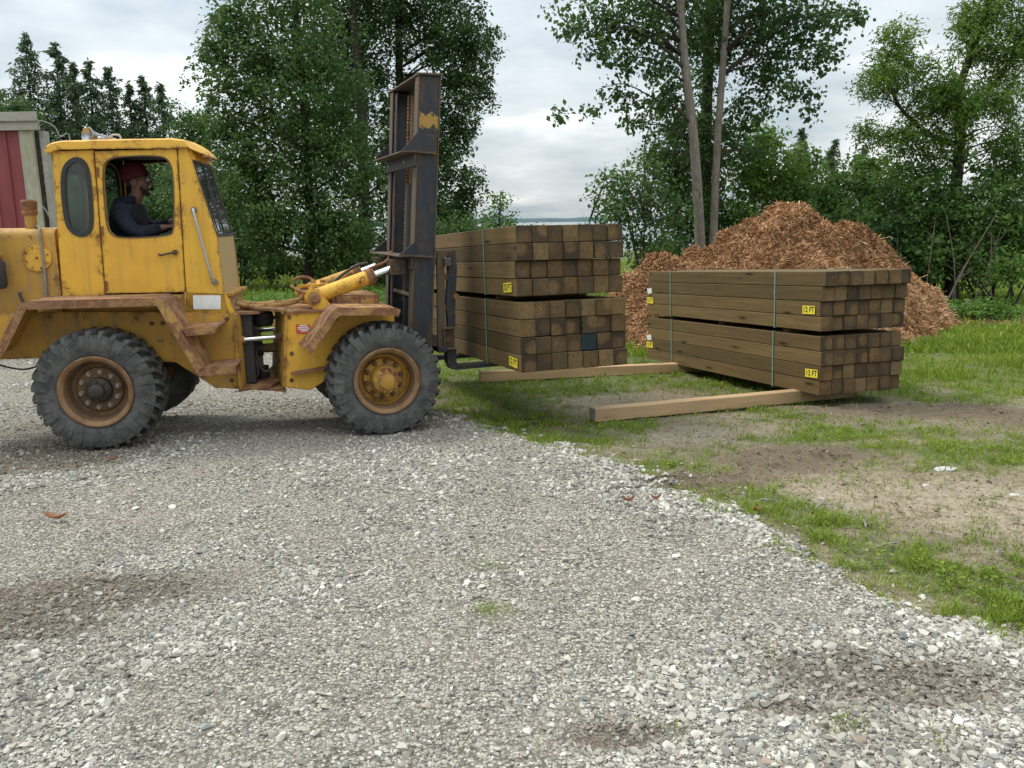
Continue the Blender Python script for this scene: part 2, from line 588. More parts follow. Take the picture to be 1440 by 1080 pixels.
def wood_end(name):
    """sawn treated end: growth rings round a pith that sits elsewhere in every timber"""
    g = NT(name)
    oi = g.n('ShaderNodeObjectInfo')
    tc_ = g.n('ShaderNodeTexCoord')
    wnz = g.n('ShaderNodeTexWhiteNoise', noise_dimensions='1D')
    g.t.links.new(oi.outputs['Random'], wnz.inputs['W'])
    s = g.n('ShaderNodeSeparateXYZ', Vector=tc_.outputs['Object'])
    sc = g.n('ShaderNodeSeparateColor', Color=wnz.outputs['Color'])
    y = g.math('ADD', s.outputs['Y'], g.math('MULTIPLY', g.math('SUBTRACT', sc.outputs[0], 0.5), 0.085))
    z = g.math('ADD', s.outputs['Z'], g.math('MULTIPLY', g.math('SUBTRACT', sc.outputs[1], 0.5), 0.085))
    v = g.n('ShaderNodeCombineXYZ', X=g.math('MULTIPLY', oi.outputs['Random'], 50.0), Y=y, Z=z)
    warp = g.noise(v.outputs[0], 22, 4, 0.6)
    r = g.math('SQRT', g.math('ADD', g.math('MULTIPLY', y, y), g.math('MULTIPLY', z, z)))
    rw = g.math('ADD', r, g.math('MULTIPLY', g.math('SUBTRACT', warp, 0.5), 0.02))
    ring = g.math('ADD', 0.5, g.math('MULTIPLY', g.math('SINE', g.math('MULTIPLY', rw, 620.0)), 0.5))
    heart = g.ramp(rw, (0.038, 1.0), (0.066, 0.0))     # untreated heartwood shows warmer and lighter
    blot = g.noise(v.outputs[0], 30, 5, 0.7)
    tone = g.ramp(sc.outputs[2], (0.0, (0.034, 0.022, 0.011)), (0.3, (0.064, 0.041, 0.018)), (0.55, (0.100, 0.067, 0.030)), (0.75, (0.125, 0.070, 0.024)), (0.9, (0.165, 0.103, 0.035)), (1.0, (0.215, 0.150, 0.065)))
    c = g.mix(g.math('MULTIPLY', heart, g.math('ADD', 0.1, g.math('MULTIPLY', sc.outputs[0], 0.5))), tone, (0.30, 0.175, 0.060))
    c = g.mix(g.math('MULTIPLY', ring, 0.42), c, (0.036, 0.025, 0.015))
    lip = g.ramp(rw, (0.058, 0.0), (0.062, 0.5), (0.066, 0.0))
    c = g.mix(g.math('MULTIPLY', lip, g.ramp(sc.outputs[1], (0.45, 0.0), (0.6, 1.0))), c, (0.22, 0.19, 0.14))
    c = g.mix(g.ramp(blot, (0.42, 0.0), (0.72, 0.65)), c, (0.035, 0.027, 0.02))
    ang = g.n('ShaderNodeCombineXYZ', X=g.math('DIVIDE', y, g.math('ADD', r, 0.004)), Y=g.math('DIVIDE', z, g.math('ADD', r, 0.004)), Z=g.math('MULTIPLY', oi.outputs['Random'], 91.0))
    crk = g.noise(ang.outputs[0], 3.4, 2, 0.5)
    c = g.mix(g.math('MULTIPLY', g.ramp(crk, (0.655, 0.0), (0.68, 0.9)), g.ramp(rw, (0.006, 1.0), (0.075, 0.3))), c, (0.016, 0.011, 0.008))
    pale = g.noise(v.outputs[0], 48, 3, 0.75)
    c = g.mix(g.math('MULTIPLY', g.ramp(pale, (0.66, 0.0), (0.72, 1.0)), 0.55), c, (0.27, 0.21, 0.13))
    saw = g.noise(g.coord(scale=(1, 6, 90)), 3.0, 2)
    c = g.mix(g.math('MULTIPLY', saw, 0.22), c, (0.05, 0.04, 0.03))
    return g.bsdf(c, 0.8, g.bump(g.math('ADD', g.math('MULTIPLY', ring, 0.4), saw), 0.25, 0.002), spec=0.25)


M['timber_end'] = wood_end('treated_end_grain')
M['timber_end_blue'] = simple('blue_stained_end', (0.006, 0.013, 0.018), (0.008, 0.030, 0.035), 14, 0.75, 0.2)


def rubber():
    g = NT('dusty_rubber')
    v = g.coord()
    a = g.noise(v, 9, 5, 0.65)
    b = g.noise(v, 70, 4, 0.6)
    c = g.mix(g.ramp(g.math('ADD', g.math('MULTIPLY', a, 0.65), g.math('MULTIPLY', b, 0.35)), (0.36, 0.0), (0.62, 1.0)), (0.036, 0.036, 0.036), (0.120, 0.117, 0.110))
    return g.bsdf(c, 0.82, g.bump(b, 0.3, 0.004), spec=0.3)


M['rubber'] = rubber()


def glassmat(name, tint, gloss=0.14, alpha=0.8, dirt=0.15):
    g = NT(name)
    v = g.coord()
    tr = g.n('ShaderNodeBsdfTransparent')
    tr.inputs[0].default_value = (*tint, 1)
    gl = g.n('ShaderNodeBsdfGlossy', Roughness=0.03)
    gl.inputs[0].default_value = (0.9, 0.93, 0.92, 1)
    fr = g.n('ShaderNodeFresnel', IOR=1.5)
    m1 = g.n('ShaderNodeMixShader')
    g.t.links.new(g.math('ADD', fr.outputs[0], gloss - 0.04, True), m1.inputs[0])
    g.t.links.new(tr.outputs[0], m1.inputs[1])
    g.t.links.new(gl.outputs[0], m1.inputs[2])
    df = g.n('ShaderNodeBsdfDiffuse')
    df.inputs[0].default_value = (0.33, 0.31, 0.26, 1)
    m2 = g.n('ShaderNodeMixShader')
    g.t.links.new(g.math('MULTIPLY', g.ramp(g.noise(v, 6, 6, 0.7), (0.35, 0.25), (0.7, 1.0)), dirt), m2.inputs[0])
    g.t.links.new(m1.outputs[0], m2.inputs[1])
    g.t.links.new(df.outputs[0], m2.inputs[2])
    g.t.links.new(m2.outputs[0], g.out.inputs[0])
    return g.m


M['glass'] = glassmat('cab_glass', (0.74, 0.82, 0.79), 0.04, dirt=0.10)
M['windshield'] = glassmat('windshield_glass', (0.40, 0.45, 0.44), 0.22, dirt=0.12)


# ------------------------------------------------------------------ ground, lake, far shore
EDGE_Y = np.array([-12, -4, 0, 1.6, 2.6, 2.97, 3.24, 3.52, 3.93, 4.57, 5.26, 6.08, 6.92, 7.36, 7.84, 8.7, 11, 14.5, 17, 19, 22])
EDGE_X = np.array([20, 10, 5, 3.2, 2.3, 1.97, 1.72, 1.54, 1.35, 1.15, 0.85, 0.44, -0.10, -0.49, -0.80, -1.3, -2.5, -4.4, -7, -14, -60])


def gravel_mask(x, y, soft=0.10):
    d = (np.interp(y, EDGE_Y, EDGE_X) - x) * 0.75
    d = d + (vnoise(x, y, 2.4, 5, 4) - 0.5) * 0.46 + (vnoise(x, y, 9, 6, 2) - 0.5) * 0.14
    return sstep(-soft, soft, d)


def ell(x, y, cx, cy, rx, ry, ang=0.0, soft=0.5):
    c, s = cos(ang), sin(ang)
    u, v = (x - cx) * c + (y - cy) * s, -(x - cx) * s + (y - cy) * c
    r = np.sqrt((u / rx) ** 2 + (v / ry) ** 2)
    r = r + (vnoise(x, y, 2.2, 9, 3) - 0.5) * 0.8
    return 1 - sstep(1 - soft, 1 + soft, r)


RUTS = [(2.0, 5.75, 0.62, 0.42, 0.15), (1.2, 5.15, 0.55, 0.22, 0.25), (3.9, 7.45, 0.95, 0.40, -0.28), (4.6, 6.6, 0.7, 0.35, -0.5)]
DRY = [(2.55, 4.75, 1.0, 0.55, -0.35), (3.3, 4.25, 1.0, 0.5, -0.45), (1.7, 6.75, 0.9, 0.33, 0.32), (1.3, 8.4, 0.9, 0.5, 0.2), (2.0, 7.4, 0.5, 0.25, 0.3)]
LUSH = [(1.75, 4.25, 0.55, 0.36, -0.85), (2.05, 3.6, 0.5, 0.35, -0.8), (1.35, 4.95, 0.4, 0.25, -0.7), (0.6, 6.55, 0.6, 0.3, -0.6), (0.2, 7.4, 0.55, 0.5, 0), (3.3, 5.75, 0.75, 0.32, -0.35), (2.75, 6.5, 0.8, 0.22, 0.1), (4.9, 8.6, 1.6, 0.7, 0.0), (4.6, 5.2, 0.9, 0.45, -0.3), (-0.3, 8.6, 0.9, 0.7, 0), (1.0, 9.1, 1.3, 0.5, 0.2)]
STAIN = [(-1.95, 3.52, 0.50, 0.20, 0.12), (-2.1, 3.25, 0.35, 0.12, 0), (1.35, 2.72, 0.5, 0.17, -0.1), (0.32, 2.42, 0.14, 0.07, 0), (0.9, 2.55, 0.16, 0.05, 0), (-3.6, 6.0, 0.9, 0.5, 0)]


def many(x, y, L, soft=0.5):
    out = np.zeros_like(x, dtype=float)
    for e_ in L:
        out = np.maximum(out, ell(x, y, *e_, soft=soft))
    return out


def terrain(x, y, detail=True):
    x = np.asarray(x, float)
    y = np.asarray(y, float)
    sp = np.where(y > 9, y - 5.6, np.log1p(np.exp(np.clip((y - 5.6) * 2.2, -30, 30))) / 2.2)
    z = -0.62 * (1 - np.exp(-0.118 * sp))
    z = z - 7.5 * sstep(62, 130, y)
    g = gravel_mask(x, y)
    z = z + 0.035 * g
    if detail:
        near = np.exp(-np.maximum(y - 6, 0) / 12)
        z = z + (vnoise(x, y, 0.9, 2, 3) - 0.5) * 0.07 * (1 - 0.6 * g) + (vnoise(x, y, 6.0, 3, 3) - 0.5) * 0.03 * near * (1 - 0.5 * g)
        rm = many(x, y, RUTS)
        bow = (y * 0.97 + x * 0.10 + 0.16 * np.sin(x * 2.6 + 1.0)) / 0.15
        z = z + rm * (0.062 * (1 - sstep(0.40, 0.66, np.mod(bow, 1.0))) * np.clip(1.5 * vnoise(x, y, 5.0, 12, 2), 0.25, 1.0) - 0.045 + (vnoise(x, y, 14, 8, 2) - .5) * 0.02)
        z = z - 0.012 * many(x, y, STAIN) * g
    return z


def tz(x, y):
    return float(terrain(np.array([x]), np.array([y]))[0])


def grass_density(x, y):
    g = gravel_mask(x, y, 0.16)
    base = sstep(0.44, 0.66, vnoise(x, y, 1.3, 21, 4) * 0.6 + vnoise(x, y, 5.0, 23, 3) * 0.4)
    base = 0.72 * base + 0.20
    far = sstep(7.8, 10.5, y + 0.35 * np.maximum(x - 3.2, 0))
    base = np.maximum(base, far * (0.55 + 0.45 * base))
    base = np.maximum(base, many(x, y, LUSH) * (0.25 + 0.75 * sstep(0.3, 0.7, vnoise(x, y, 5, 31, 3))))
    base = base * (1 - 0.93 * many(x, y, RUTS)) * (1 - 0.85 * many(x, y, DRY))
    wood = ell(x, y, 9.2, 17.0, 3.5, 0.9, 0.05)
    return base * (1 - g) * (1 - 0.85 * wood)


rows = np.concatenate([[-14, -9, -5, -2.5, -1, 0, 0.8], 1.4 * 1.0042 ** np.arange(584), 16.3 * 1.055 ** np.arange(1, 106)])
cols = np.linspace(-1, 1, 421)
hw = np.maximum(9.0, 0) * (rows < 1.4) + (rows >= 1.4) * (2.4 + 1.25 * rows)
hw = np.maximum.accumulate(np.where(rows < 1.4, 4.3, hw))
hw = np.where(rows < 0, 16, hw)
X = cols[None, :] * hw[:, None]
Y = np.repeat(rows[:, None], len(cols), 1)
X[:7] = cols[None, :] * np.array([18, 14, 10, 7, 5, 4.4, 4.2])[:, None]
Z = terrain(X.ravel(), Y.ravel()).reshape(X.shape)
nr, nc = X.shape
idx = np.arange(nr * nc).reshape(nr, nc)
quads = np.stack([idx[:-1, :-1], idx[:-1, 1:], idx[1:, 1:], idx[1:, :-1]], -1).reshape(-1, 4)
xf, yf = X.ravel(), Y.ravel()
gm, gd = gravel_mask(xf, yf), grass_density(xf, yf)
mud = np.maximum(many(xf, yf, RUTS), 0.9 * ell(xf, yf, 2.6, 9.0, 1.4, 2.2, -0.3))
stain = many(xf, yf, STAIN)
dry = many(xf, yf, DRY)
zones = np.stack([gm, np.clip(gd, 0, 1), np.maximum(mud * (1 - gm), stain * gm), dry], -1)


def ground_material():
    g = NT('ground')
    at_ = g.n('ShaderNodeAttribute', attribute_name='zones')
    s = g.n('ShaderNodeSeparateColor', Color=at_.outputs['Color'])
    v = g.coord()
    n1_ = g.noise(v, 3.2, 6, 0.65)
    n2_ = g.noise(v, 34, 5, 0.7)
    n3_ = g.noise(v, 140, 3, 0.7)
    soil = g.mix(g.ramp(n1_, (0.35, 0.0), (0.65, 1.0)), (0.165, 0.135, 0.092), (0.275, 0.235, 0.172))
    soil = g.mix(g.math('MULTIPLY', at_.outputs['Alpha'], 0.75), soil, (0.37, 0.315, 0.235))
    soil = g.mix(g.math('MULTIPLY', g.ramp(n2_, (0.42, 0.0), (0.66, 1.0)), 0.6), soil, (0.12, 0.085, 0.055))
    soil = g.mix(g.math('MULTIPLY', g.ramp(g.noise(v, 11, 5, 0.7), (0.50, 0.0), (0.62, 1.0)), 0.55), soil, (0.085, 0.092, 0.036))
    soil = g.mix(g.math('MULTIPLY', s.outputs[2], 0.85), soil, g.mix(n2_, (0.095, 0.073, 0.050), (0.20, 0.158, 0.112)))
    soil = g.mix(g.math('MULTIPLY', g.ramp(s.outputs[1], (0.15, 0.0), (0.75, 1.0)), 0.8), soil, g.mix(n2_, (0.055, 0.075, 0.022), (0.12, 0.155, 0.04)))
    vo = g.n('ShaderNodeTexVoronoi', Vector=v, Scale=75.0)
    vo2 = g.n('ShaderNodeTexVoronoi', Vector=v, Scale=150.0)
    vs_ = g.n('ShaderNodeSeparateColor', Color=vo.outputs['Color'])
    grit = g.ramp(vs_.outputs[0], (0.0, (0.10, 0.089, 0.071)), (0.3, (0.225, 0.206, 0.17)), (0.65, (0.38, 0.355, 0.30)), (1.0, (0.56, 0.53, 0.46)))
    grit = g.mix(g.ramp(vo.outputs['Distance'], (0.3, 0.0), (0.75, 0.8)), grit, (0.05, 0.043, 0.033))
    grit = g.mix(g.math('MULTIPLY', g.ramp(n1_, (0.42, 0.0), (0.66, 1.0)), 0.4), grit, (0.27, 0.235, 0.185))
    grit = g.mix(g.math('MULTIPLY', s.outputs[2], 0.72), grit, (0.10, 0.075, 0.05))
    edge = g.ramp(g.math('ADD', s.outputs[0], g.math('MULTIPLY', g.math('SUBTRACT', n2_, 0.5), 0.7)), (0.42, 0.0), (0.58, 1.0))
    c = g.mix(edge, soil, grit)
    h = g.math('ADD', g.math('MULTIPLY', n2_, 0.6), g.math('MULTIPLY', g.math('SUBTRACT', 1.0, vo.outputs['Distance']), 0.5))
    h = g.math('ADD', h, g.math('MULTIPLY', n3_, 0.25))
    return g.bsdf(c, 0.95, g.bump(h, 0.8, 0.012), spec=0.15)


M['ground'] = ground_material()
o = np_mesh('ground', np.stack([xf, yf, Z.ravel()], -1), quads, M['ground'], attrs={'zones': ('POINT', 'FLOAT_COLOR', zones)}, smooth=True)
tag(o, kind='structure')

g = NT('lake_water')
M['water'] = g.bsdf((0.10, 0.14, 0.16), 0.12, g.bump(g.noise(g.coord(scale=(0.3, 1.0, 1)), 0.5, 4), 0.25, 0.4), spec=0.5)
bm = bmesh.new()
for p in ((-2500, 66), (2500, 66), (6500, 6000), (-6500, 6000)):
    bm.verts.new((p[0], p[1], -3.2))
bm.faces.new(bm.verts)
tag(bm_obj('lake', bm, M['water']), kind='structure')

M['shore'] = simple('far_shore', (0.10, 0.15, 0.17), (0.075, 0.12, 0.13), 0.02, 0.95, 0.0)
bm = bmesh.new()
prev = None
for i in range(401):
    x = -1600 + i * 8.0
    h = 9.0 + 5.0 * float(vnoise(np.array([x]), np.array([0.0]), 0.012, 41, 4)[0])
    q = [bm.verts.new((x, yy, zz)) for yy, zz in ((2380, -3.3), (2392, -3.2 + h * 0.8), (2405, -3.2 + h), (2600, -3.3))]
    if prev:
        for k in range(3):
            bm.faces.new((prev[k], q[k], q[k + 1], prev[k + 1]))
    prev = q
tag(bm_obj('far_shore', bm, M['shore']), kind='structure')

# ------------------------------------------------------------------ gravel: loose stones over the pad
stones = bpy.data.collections.new('stone_shapes')


def stone_material():
    g = NT('crushed_stone')
    oi = g.n('ShaderNodeObjectInfo')
    v = g.coord()
    c = g.ramp(oi.outputs['Random'], (0.0, (0.14, 0.14, 0.14)), (0.10, (0.23, 0.23, 0.22)), (0.22, (0.27, 0.255, 0.22)), (0.52, (0.40, 0.38, 0.325)), (0.78, (0.53, 0.505, 0.44)), (0.93, (0.66, 0.64, 0.59)), (0.965, (0.36, 0.29, 0.22)), (1.0, (0.27, 0.33, 0.34)))
    n_ = g.noise(v, 60, 4, 0.6)
    c = g.mix(g.math('MULTIPLY', g.ramp(n_, (0.40, 0.0), (0.65, 1.0)), 0.40), c, (0.20, 0.18, 0.145))
    at_ = g.n('ShaderNodeAttribute', attribute_name='soiled', attribute_type='INSTANCER')
    c = g.mix(g.math('MULTIPLY', at_.outputs['Fac'], 0.85), c, (0.095, 0.07, 0.046))
    return g.bsdf(c, 0.9, None, spec=0.2)


M['stone'] = stone_material()
for k in range(9):
    bm = bmesh.new()
    sy0, sz0 = random.uniform(0.55, 0.88), random.uniform(0.32, 0.62)
    for i in range(15):
        p = Vector((random.gauss(0, 1), random.gauss(0, 1), random.gauss(0, 1))).normalized()
        p = Vector((p.x * random.uniform(0.9, 1.05), p.y * sy0 * random.uniform(0.9, 1.1), p.z * sz0 * random.uniform(0.85, 1.1)))
        bm.verts.new(p)
    bmesh.ops.convex_hull(bm, input=bm.verts[:])
    bmesh.ops.delete(bm, geom=[v for v in bm.verts if not v.link_faces], context='VERTS')
    bmesh.ops.recalc_face_normals(bm, faces=bm.faces)
    me = bpy.data.meshes.new('stone')
    bm.to_mesh(me)
    bm.free()
    me.materials.append(M['stone'])
    stones.objects.link(bpy.data.objects.new('stone', me))


def scatter_gravel():
    n = 700000
    y = np.exp(rng.uniform(np.log(1.9), np.log(19.0), n))
    x = rng.uniform(-1, 1, n) * (0.75 * y + 0.8)
    g = gravel_mask(x, y, 0.14)
    nn = vnoise(x, y, 1.1, 51, 4)
    d = np.interp(y, EDGE_Y, EDGE_X) - x
    rim = np.exp(-np.maximum(d, 0) / 0.35)                          # coarser stone gathered along the edge
    stray = 0.10 * np.exp(-np.maximum(-d, 0) / 0.16) * (d < 0.1)
    keep = rng.random(n) < np.maximum(stray, g * np.clip(0.55 + 1.3 * (nn - 0.42) + 0.4 * rim, 0.34, 1))
    x, y, rim, nn, d = x[keep], y[keep], rim[keep], nn[keep], d[keep]
    n = len(x)
    size = 0.0034 * np.exp(rng.normal(0, 0.60, n)) * (1 + 0.9 * rim) * (0.85 + 0.55 * sstep(0.42, 0.62, nn))
    size *= 1 + 0.06 * np.maximum(y - 3.2, 0)
    big = rng.random(n) < 0.06
    size = np.where(big, size * 1.9, size)
    size = np.clip(size, 0.0018, 0.025)
    z = terrain(x, y) + size * 0.18
    rot = np.stack([rng.normal(0, 0.35, n), rng.normal(0, 0.35, n), rng.uniform(0, 2 * pi, n)], -1)
    soiled = np.clip(many(x, y, STAIN) * 1.1 + 0.35 * (vnoise(x, y, 2.6, 61, 3) > 0.62), 0, 1) * rng.uniform(0.4, 1, n)
    return np.stack([x, y, z], -1), size, rot, soiled, rng.integers(0, 9, n)


def point_cloud(name, P, size, rot, soiled, pick, coll):
    me = bpy.data.meshes.new(name)
    me.vertices.add(len(P))
    me.vertices.foreach_set('co', P.astype(np.float32).ravel())
    for an, typ, fld, arr in (('size', 'FLOAT', 'value', size), ('soiled', 'FLOAT', 'value', soiled), ('turn', 'FLOAT_VECTOR', 'vector', rot), ('pick', 'INT', 'value', pick)):
        a = me.attributes.new(an, typ, 'POINT')
        a.data.foreach_set(fld, np.asarray(arr, np.int32 if typ == 'INT' else np.float32).ravel())
    ob = bpy.data.objects.new(name, me)
    C.objects.link(ob)
    ng = bpy.data.node_groups.new(name, 'GeometryNodeTree')
    ng.interface.new_socket('Geometry', in_out='INPUT', socket_type='NodeSocketGeometry')
    ng.interface.new_socket('Geometry', in_out='OUTPUT', socket_type='NodeSocketGeometry')
    N, Lk = ng.nodes, ng.links
    gi, go = N.new('NodeGroupInput'), N.new('NodeGroupOutput')
    ci = N.new('GeometryNodeCollectionInfo')
    ci.inputs['Collection'].default_value = coll
    ci.inputs['Separate Children'].default_value = True
    ci.inputs['Reset Children'].default_value = True
    iop = N.new('GeometryNodeInstanceOnPoints')
    iop.inputs['Pick Instance'].default_value = True

    def attr(nm, typ):
        a = N.new('GeometryNodeInputNamedAttribute')
        a.data_type = typ
        a.inputs['Name'].default_value = nm
        return [q for q in a.outputs if q.enabled and q.name == 'Attribute'][0]
    Lk.new(gi.outputs[0], iop.inputs['Points'])
    Lk.new(ci.outputs[0], iop.inputs['Instance'])
    Lk.new(attr('pick', 'INT'), iop.inputs['Instance Index'])
    er = N.new('FunctionNodeEulerToRotation')
    Lk.new(attr('turn', 'FLOAT_VECTOR'), er.inputs[0])
    Lk.new(er.outputs[0], iop.inputs['Rotation'])
    Lk.new(attr('size', 'FLOAT'), iop.inputs['Scale'])
    Lk.new(iop.outputs[0], go.inputs[0])
    md = ob.modifiers.new('scatter', 'NODES')
    md.node_group = ng
    return ob


tag(point_cloud('gravel', *scatter_gravel(), stones), kind='stuff')


# crumbs of earth on the bare soil
clods = bpy.data.collections.new('clod_shapes')
M['clod'] = simple('earth_clod', (0.27, 0.215, 0.15), (0.15, 0.115, 0.078), 300, 0.95, 0.5)
for k in range(4):
    bm = bmesh.new()
    for i in range(12):
        p = Vector((random.gauss(0, 1), random.gauss(0, 1), random.gauss(0, 1))).normalized()
        bm.verts.new((p.x, p.y * 0.85, p.z * 0.65))
    bmesh.ops.convex_hull(bm, input=bm.verts[:])
    bmesh.ops.delete(bm, geom=[v for v in bm.verts if not v.link_faces], context='VERTS')
    bmesh.ops.recalc_face_normals(bm, faces=bm.faces)
    me = bpy.data.meshes.new('clod')
    bm.to_mesh(me)
    bm.free()
    me.materials.append(M['clod'])
    clods.objects.link(bpy.data.objects.new('clod', me))
n = 150000
cy0 = np.exp(rng.uniform(np.log(2.4), np.log(11.0), n))
cx0 = rng.uniform(-0.2, 0.72, n) * (cy0 + 0.6)
k = rng.random(n) < (1 - gravel_mask(cx0, cy0)) * (0.10 + 0.75 * many(cx0, cy0, RUTS) + 0.15 * many(cx0, cy0, DRY)) * sstep(0.35, 0.6, vnoise(cx0, cy0, 5, 131, 2))
cx0, cy0 = cx0[k], cy0[k]
n = len(cx0)
cs = np.clip(0.0045 * np.exp(rng.normal(0, 0.6, n)), 0.002, 0.022)
tag(point_cloud('soil_crumbs', np.stack([cx0, cy0, terrain(cx0, cy0) + cs * 0.2], -1), cs, rng.uniform(0, 6, (n, 3)), np.zeros(n), rng.integers(0, 4, n), clods), kind='stuff')


# ------------------------------------------------------------------ grass
def blades(x, y, h, w, lean, seed=0):
    r = np.random.default_rng(seed)
    n = len(x)
    z = terrain(x, y) - 0.004
    a = r.uniform(0, 2 * pi, n)
    b = r.uniform(0, 2 * pi, n)
    sx, sy = np.cos(a) * w / 2, np.sin(a) * w / 2
    dx, dy = np.cos(b) * lean * h, np.sin(b) * lean * h
    V = np.empty((n, 6, 3))
    for k, (f, ww, hh) in enumerate(((0, 1, 0), (0.35, 0.85, 0.62), (1.0, 0.12, 1.0))):
        V[:, 2 * k, 0] = x + dx * f - sx * ww
        V[:, 2 * k, 1] = y + dy * f - sy * ww
        V[:, 2 * k + 1, 0] = x + dx * f + sx * ww
        V[:, 2 * k + 1, 1] = y + dy * f + sy * ww
        V[:, 2 * k, 2] = V[:, 2 * k + 1, 2] = z + h * hh * np.sqrt(np.maximum(1 - 0.35 * lean ** 2, 0.2))
    base = np.arange(n)[:, None] * 6
    F = np.concatenate([base + np.array([0, 1, 3, 2]), base + np.array([2, 3, 5, 4])])
    tone = np.clip(r.normal(0.45, 0.22, n) + (vnoise(x, y, 0.8, 71, 3) - 0.5) * 0.9, 0, 1)
    return V.reshape(-1, 3), F, np.repeat(tone, 6)


n = 330000
gy = np.exp(rng.uniform(np.log(2.3), np.log(15.0), n))
gx = rng.uniform(-0.72, 0.72, n) * (gy + 0.6)
tuft = vnoise(gx, gy, 9.0, 81, 2)
gd = grass_density(gx, gy) * (0.25 + 1.3 * sstep(0.42, 0.66, tuft))
k = rng.random(n) < gd
gx, gy, tuft = gx[k], gy[k], tuft[k]
lush = many(gx, gy, LUSH)
gh = (0.012 + 0.024 * rng.random(len(gx)) + 0.026 * sstep(0.5, 0.75, tuft) + 0.014 * lush) * (1 + 0.05 * np.maximum(gy - 5, 0))
V1, F1, T1 = blades(gx, gy, gh, 0.0048 * (1 + 0.16 * np.maximum(gy - 3, 0)), rng.uniform(0.2, 1.2, len(gx)), 1)
n = 90000
fy = np.exp(rng.uniform(np.log(12.0), np.log(46.0), n))
fx = rng.uniform(-0.8, 0.8, n) * fy
k = rng.random(n) < grass_density(fx, fy)
fx, fy = fx[k], fy[k]
V2, F2, T2 = blades(fx, fy, rng.uniform(0.05, 0.13, len(fx)) * (1 + fy / 50), 0.022 + 0.0012 * fy, rng.uniform(0.1, 0.9, len(fx)), 2)
# small weeds that have rooted in the gravel, and tall clumps at the foot of the mulch
wx, wy = [], []
for px, py, s, cnt in ((690, 870, 0.05, 160), (685, 803, 0.05, 70), (1192, 1035, 0.045, 120), (950, 1040, 0.03, 30), (1080, 930, 0.02, 20), (770, 830, 0.03, 25), (1310, 1055, 0.06, 60)):
    p = ground_at(px, py)
    wx += list(rng.normal(p.x, s, cnt)); wy += list(rng.normal(p.y, s * 0.8, cnt))
cx_, cy_ = [], []
for px, py, s, cnt in ((1230, 455, 0.28, 700), (1350, 450, 0.25, 600), (1300, 468, 0.3, 500), (1405, 470, 0.5, 700), (1325, 525, 0.25, 300), (1420, 500, 0.4, 400)):
    p = ground_at(px, py + 14, -0.3)
    cx_ += list(rng.normal(p.x, s, cnt)); cy_ += list(rng.normal(p.y, s, cnt))
wx, wy, cx_, cy_ = (np.array(a) for a in (wx, wy, cx_, cy_))
V3, F3, T3 = blades(wx, wy, rng.uniform(0.012, 0.035, len(wx)), np.full(len(wx), 0.0035), rng.uniform(0.2, 1.1, len(wx)), 3)
V4, F4, T4 = blades(cx_, cy_, rng.uniform(0.05, 0.17, len(cx_)), np.full(len(cx_), 0.018), rng.uniform(0.1, 0.7, len(cx_)), 4)
VV, FF, TT, off_ = [], [], [], 0
for V_, F_, T_ in ((V1, F1, T1), (V2, F2, T2), (V3, F3, T3), (V4, F4, T4)):
    VV.append(V_); FF.append(F_ + off_); TT.append(T_); off_ += len(V_)
o = np_mesh('grass', np.concatenate(VV), np.concatenate(FF), M['grass'], attrs={'tone': ('POINT', 'FLOAT', np.concatenate(TT))})
tag(o, kind='stuff')


# ------------------------------------------------------------------ timber bundles on the grass and on the forks
TS = 0.14                                # a dressed 6x6


def timber_mesh(L, w=TS * 0.958, h=TS * 0.978):
    bm = bmesh.new()
    box(bm, (0, 0, 0), (L, w - 0.0015, h - 0.0015), bevel=0.0045, seg=1)
    for f in bm.faces:
        if abs(f.normal.x) > 0.9:
            f.material_index = 1
    bmesh.ops.recalc_face_normals(bm, faces=bm.faces)
    for f in bm.faces:
        f.material_index = 1 if abs(f.normal.x) > 0.5 else 0
    me = bpy.data.meshes.new('timber')
    bm.to_mesh(me)
    bm.free()
    me.materials.append(M['timber'])
    me.materials.append(M['timber_end'])
    return me


TIMBER = timber_mesh(3.63)
fontc = bpy.data.curves.new('lettering', 'FONT')
fontc.body, fontc.size, fontc.align_x, fontc.align_y, fontc.extrude = '12 FT', 0.072, 'CENTER', 'CENTER', 0.0004
fontc.offset = 0.0015
_fo = bpy.data.objects.new('lettering', fontc)
C.objects.link(_fo)
bpy.context.view_layer.update()
LETTERS = bpy.data.meshes.new_from_object(_fo)
bpy.data.objects.remove(_fo)
LETTERS.materials.clear()
LETTERS.materials.append(M['ink'])


